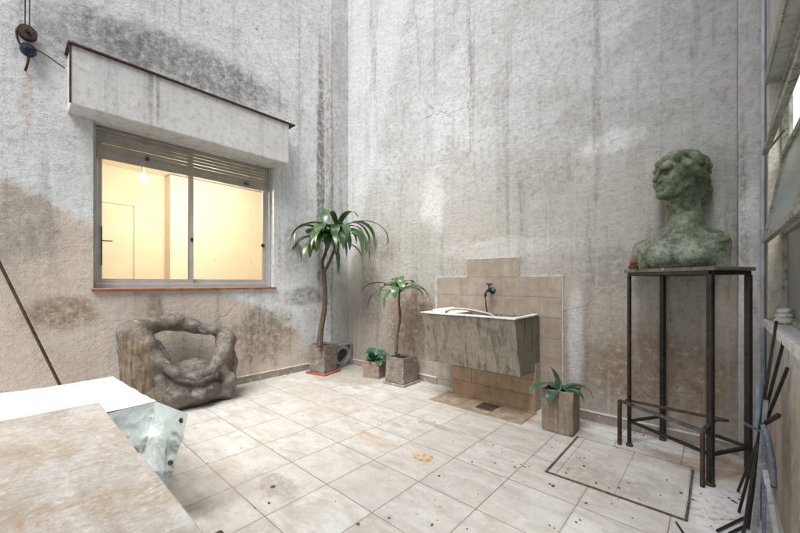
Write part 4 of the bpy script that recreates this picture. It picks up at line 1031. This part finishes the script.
# ------------------------------------------------------------------ small things on the window wall
pa, pb_ = Vector((-4.345, -.26, 2.10)), Vector((-4.22, .435, .012))
tag(MB().tube([pa, (pa+pb_)/2+Vector((.01, 0, 0)), pb_], .0115, 8).build('iron_pole', m_rust, loc=pb_), 'long thin rusty pole leaning on the wall left of the window', 'pole')
ca = thing('cable_bracket', (LX, .125, 3.2), 'rusty old cable bracket with reels and twin wires hanging high left of the hood', 'bracket')
cx = LX+.05
wires = MB()
for dy in (-.012, .014): wires.tube([(LX+.06, .14+dy*.4, 5.6), (cx+.01, .128+dy, 4.4), (cx, .125+dy, 3.36)], .005, 6)
wires.build('wire', m_cable, ca)
MB().lathe([(.016, -.03), (.058, -.03), (.060, -.018), (.042, -.010), (.042, .010), (.060, .018), (.058, .03), (.016, .03)], (cx, .127, 3.345), 'x', 22).build('reel', m_rust, ca)
MB().tube([(LX, .127, 3.345), (cx+.045, .127, 3.345)], .013, 8).build('pin', m_iron, ca)
MB().tube([(LX, .131, 3.205), (cx+.05, .131, 3.205)], .012, 8).build('pin', m_iron, ca)
MB().lathe([(.012, -.035), (.048, -.028), (.052, -.012), (.03, 0), (.052, .012), (.046, .03), (.012, .036)], (cx+.004, .131, 3.205), 'x', 20).build('insulator', m_tap, ca, smooth=False)
MB().tube(smooth_path([Vector((cx, .10, 3.40)), Vector((cx+.02, .065, 3.33)), Vector((cx+.01, .08, 3.24)), Vector((cx, .13, 3.16)), Vector((cx-.01, .125, 3.08)), Vector((LX+.01, .115, 3.04))], 5), .009, 7).build('hook', m_rust, ca)
MB().tube([(cx, .131, 3.25), (cx-.01, .25, 3.215), (LX+.01, .36, 3.17)], .005, 6).build('wire_tail', m_cable, ca)

# ------------------------------------------------------------------ hatch, crumbs, stones, rods
hx0, hx1, hy0, hy1 = -.845, -.112, 2.375, 3.09
ht = thing('floor_hatch', ((hx0+hx1)/2, (hy0+hy1)/2, 0), 'square inspection hatch of two floor tiles in a dark iron rim', 'hatch')
f_ = MB().box((hx0, hy0, 0), (hx0+.012, hy1, .007)).box((hx0+.012, hy0, 0), (hx1-.013, hy0+.012, .007)).box((hx1-.013, hy0, 0), (hx1, hy1-.04, .008)).box((hx0+.014, hy1-.006, 0), (hx1-.016, hy1, .005))
f_.build('rim', m_crumb, ht, cuts=4, wobble=.004)
xs = [(hx0+.018, hx0+.062), (hx0+.066, -.452), (-.448, hx1-.02)]
for a, b_ in xs[1:]: kid_world('tile_panel', MB().box((a, hy0+.018, -.001), (b_, hy1-.009, .0055)), m_hatch, ht)
kid_world('tile_strip', MB().box((xs[0][0], hy0+.018, -.001), (xs[0][1], hy1-.009, .0055)), m_hatch, ht)

cr = MB(); rr = random.Random(11)
def crumb(x, y, s, z0=0.0):
    n_ = rr.randint(5, 7); a0 = rr.uniform(0, 6.3); el = rr.uniform(.45, 1); th = rr.uniform(0, 3.14); v = []
    for z, k in ((z0+.0005, 1), (z0+s*rr.uniform(.2, .45)+.001, .6)):
        for i in range(n_):
            a = a0+2*math.pi*i/n_; r_ = s*k*rr.uniform(.7, 1.15); px, py = r_*math.cos(a), r_*el*math.sin(a)
            v.append((x+px*math.cos(th)-py*math.sin(th), y+px*math.sin(th)+py*math.cos(th), z))
    f = [tuple(range(n_)), tuple(range(n_, 2*n_))]+[(i, (i+1) % n_, n_+(i+1) % n_, n_+i) for i in range(n_)]
    cr.add(v, f)
for u, v_, s in ((515, 467, .012), (525, 467, .009), (553, 486, .016), (550, 484, .012), (596, 484, .013), (584, 467, .012), (566, 474, .014), (562, 478, .012), (568, 470, .01), (609, 489, .010), (619, 489, .010), (628, 484, .009), (584, 459, .01),
        (586, 503, .013), (512, 462, .008), (502, 453, .008), (488, 452, .008), (493, 445, .010), (495, 463, .008), (472, 462, .010), (439, 476, .011), (444, 477, .007), (358, 524, .014), (389, 518, .011), (432, 525, .013), (440, 507, .006), (467, 529, .007),
        (303, 416, .010), (435, 422, .010), (382, 422, .008), (358, 423, .006), (349, 425, .006), (269, 503, .014), (273, 487, .018), (478, 494, .006), (693, 500, .012), (681, 494, .012), (667, 481, .008), (733, 501, .014), (740, 500, .012), (742, 497, .012), (736, 503, .011), (729, 498, .01), (701, 494, .008), (580, 520, .008), (576, 522, .008), (612, 504, .006)):
    q = onz(u, v_); crumb(q.x, q.y, s, .0058 if hx0 < q.x < hx1 and hy0 < q.y < hy1 else 0)
for k in range(75):
    x, y = (rr.gauss(-.75, .4), rr.gauss(2.65, .4)) if k < 60 else (rr.uniform(-3.6, .15), rr.uniform(.8, 3.3))
    if x > .2 or y > 3.4: continue
    crumb(x, y, rr.uniform(.003, .007), .0058 if hx0 < x < hx1 and hy0 < y < hy1 else 0)
for k in range(70):
    x = rr.uniform(-4.2, .1)
    if not -2.3 < x < -1.25: crumb(x, 3.522-abs(rr.gauss(0, .05)), rr.uniform(.003, .010))
for k in range(40): crumb(-4.352+abs(rr.gauss(0, .05)), rr.uniform(.8, 3.2), rr.uniform(.003, .010))
for k in range(40): crumb(rr.uniform(-1.80, -1.62), rr.uniform(3.11, 3.34), rr.uniform(.006, .016), .008)
o = cr.build('leaf_crumbs', m_crumb); o['kind'] = 'stuff'; tag(o, 'scattered dark crumbs of dry leaf and dirt on the pale tiles', 'debris')
q = onz(715, 516)
tag(MB().add([(q.x-.045, q.y+.05, .001), (q.x+.085, q.y+.03, .001), (q.x-.02, q.y-.06, .001), (q.x-.045, q.y+.05, .011), (q.x+.085, q.y+.03, .009), (q.x-.02, q.y-.06, .011)], [(2, 1, 0), (3, 4, 5), (0, 1, 4, 3), (1, 2, 5, 4), (2, 0, 3, 5)]).build('tile_shard', m_whitest, loc=(q.x, q.y, 0)),
    'white triangular shard of tile lying on the floor near the rods', 'shard')
q = onx(783, 318, .29)
for dz, dx, dy, s, lab in ((0, 0, 0, (.05, .065, .022), 'flat white and pink stone at the bottom of the small pile on the sill'), (.036, -.004, .01, (.04, .055, .018), 'pale stone in the middle of the small pile on the sill'), (.066, .0, .02, (.032, .036, .018), 'small rounded white stone on top of the pile on the sill')):
    bm = bmesh.new(); bmesh.ops.create_icosphere(bm, subdivisions=3, radius=1); vs = [Vector((v.co.x*s[0], v.co.y*s[1], v.co.z*s[2]))+Vector((RX+.045+dx, 3.06+dy, 1.003+s[2]+dz*.95)) for v in bm.verts]; fs = [tuple(v.index for v in f.verts) for f in bm.faces]; bm.free()
    tag(link('sill_stone', vs, fs, m_whitest, None, (RX+.045+dx, 3.06+dy, 1.003+dz*.95), smooth=True, wobble=.014), lab, 'stone', 'stones piled on the sill')

G = 'loose rods leaning against the sill wall'
def rod(name, a, b, w, m, label, h_=None, tube=False, G=G):
    a, b = Vector(a), Vector(b); mb = MB()
    if tube: mb.tube([a, b], w/2, 10)
    else: mb.bar(a, b, w, h_ or w, up=(0, 1, 0))
    tag(mb.build(name, m, loc=b, bevel=0 if tube else .0015), label, 'rod', G)
def lean(u0, v0_, X, u1, v1):   # top on the wall plane X, foot on the floor
    return onx(u0, v0_, X), onz(u1, v1, .006)
P = lambda u, v, y: ony(u, v, y)
a, b = P(762, 328, 2.63), onz(762, 520, .006); rod('metal_rod', a, b, .014, m_bluep, 'straight chalky blue rod, the upright one at the back of the bundle')
a, b = onx(776.5, 321, .232), onz(743, 536, .008); rod('metal_rod', a, b, .0125, m_iron, 'tallest black square rod of the bundle, reaching up to the sill')
a, b = onx(785, 336, .238), onz(739, 512, .008); rod('metal_rod', a, b, .0125, m_iron, 'black square rod whose top ends second highest, right of the tallest one')
a, b = onx(787.5, 368, .238), onz(738, 491, .008); rod('metal_rod', a, b, .0125, m_iron, 'dark square rod leaning most, its top third highest in the bundle')
a, b = P(779, 415, 2.36), P(760, 426, 2.50); rod('metal_rod', a, b, .017, m_iron, 'short black square stub poking out right of the bundle at its waist')
a, b = P(743, 422.5, 2.45), P(764, 433, 2.50); rod('metal_rod', a, b, .012, m_bluep, 'short pale blue stub pointing left out of the bundle')
a, b = P(757.5, 381, 2.66), onz(757, 525, .006); rod('metal_rod', a, b, .014, m_teal, 'pale teal rod left of the blue one, ending half way up')
a, b = P(766, 400, 2.5), onz(753, 541, .006); rod('metal_rod', a, b, .018, m_greyrod, 'wide grey flat bar standing at the front of the bundle', .006)
a, b = P(765, 470, 2.42), onz(779, 548, .006); rod('metal_rod', a, b, .02, m_palerod, 'pale whitish lath spreading right at the foot of the bundle', .007)
a, b = P(764, 418, 2.46), onz(764, 546, .006); rod('metal_rod', a, b, .0145, m_bluep, 'lower blue square rod in front, cut off at the waist of the bundle')
a, b = P(766, 385, 2.55), onz(748, 528, .008); rod('metal_rod', a, b, .014, m_iron, 'thin black rod hidden in the middle of the bundle')
pts = smooth_path([P(763, 425, 2.44), P(767.5, 437, 2.42), P(771.5, 455, 2.40), P(773.5, 472, 2.38), P(774, 486, 2.37)], 5)
bpp = thing('bent_pipe', pts[-1], 'short curved blue grey pipe hooked into the waist of the rod bundle', 'pipe')
MB().tube(pts, .011, 12).build('pipe', m_bluep, bpp, smooth=True)
MB().lathe([(0, 0), (.0113, 0), (.0113, .006), (0, .006)], pts[-1]-Vector((0, 0, .0065)), 'z', 12).build('open_end', m_cable, bpp)
for (u0, v0_, u1, v1, lab) in ((717, 531, 746, 517, 'dark rod lying flat on the floor, further from the table'), (729, 534, 747, 525, 'dark rod lying flat on the floor, nearest the bottom edge')):
    a, b = onz(u0, v0_, .008), onz(u1, v1, .008); rod('floor_rod', a, b, .011, m_iron, lab, G='rods lying on the floor')
q0, q1 = onz(676, 522, .006), onz(684, 534, .006)
rod('floor_rod', q0, q1, .008, m_iron, 'thin dark rod lying flat on the tiles beside the hatch', G='rods lying on the floor')

# ------------------------------------------------------------------ light and camera
W = bpy.data.worlds.new('World'); SC.world = W; W.use_nodes = True
nt = W.node_tree; sky = nt.nodes.new('ShaderNodeTexSky'); sky.sky_type = 'NISHITA'; sky.sun_disc = False
EL, AZ = R(58), R(157)
sky.sun_elevation = EL; sky.sun_rotation = AZ; sky.dust_density = 1.2; sky.air_density = 1; sky.ozone_density = 1
hs = nt.nodes.new('ShaderNodeHueSaturation'); hs.inputs['Saturation'].default_value = .55   # thin overcast takes the blue down
nt.links.new(sky.outputs[0], hs.inputs['Color']); nt.links.new(hs.outputs[0], nt.nodes['Background'].inputs[0]); nt.nodes['Background'].inputs[1].default_value = .095
s = bpy.data.lights.new('sun', 'SUN'); s.energy = 3.1; s.angle = R(36); s.color = (1, .985, .955)
so = bpy.data.objects.new('sun', s); COL.objects.link(so)
dirv = Vector((math.sin(AZ)*math.cos(EL), math.cos(AZ)*math.cos(EL), math.sin(EL)))
so.rotation_euler = dirv.to_track_quat('Z', 'Y').to_euler()

cam = bpy.data.cameras.new('camera'); co = bpy.data.objects.new('camera', cam); COL.objects.link(co); SC.camera = co
cam.sensor_width = 36; cam.lens = FPX/800*36; co.location = (0, 0, CH); co.rotation_euler = (R(90), 0, YAW)
cam.shift_y = (V0-266.5)/800; cam.clip_start = .05; cam.clip_end = 200
SC.view_settings.view_transform = 'Standard'; SC.view_settings.look = 'None'; SC.view_settings.exposure = .88; SC.view_settings.gamma = 1
SC.view_settings.use_curve_mapping = False
SC.cycles.max_bounces = 8; SC.cycles.transparent_max_bounces = 16
SC.cycles.use_denoising = True
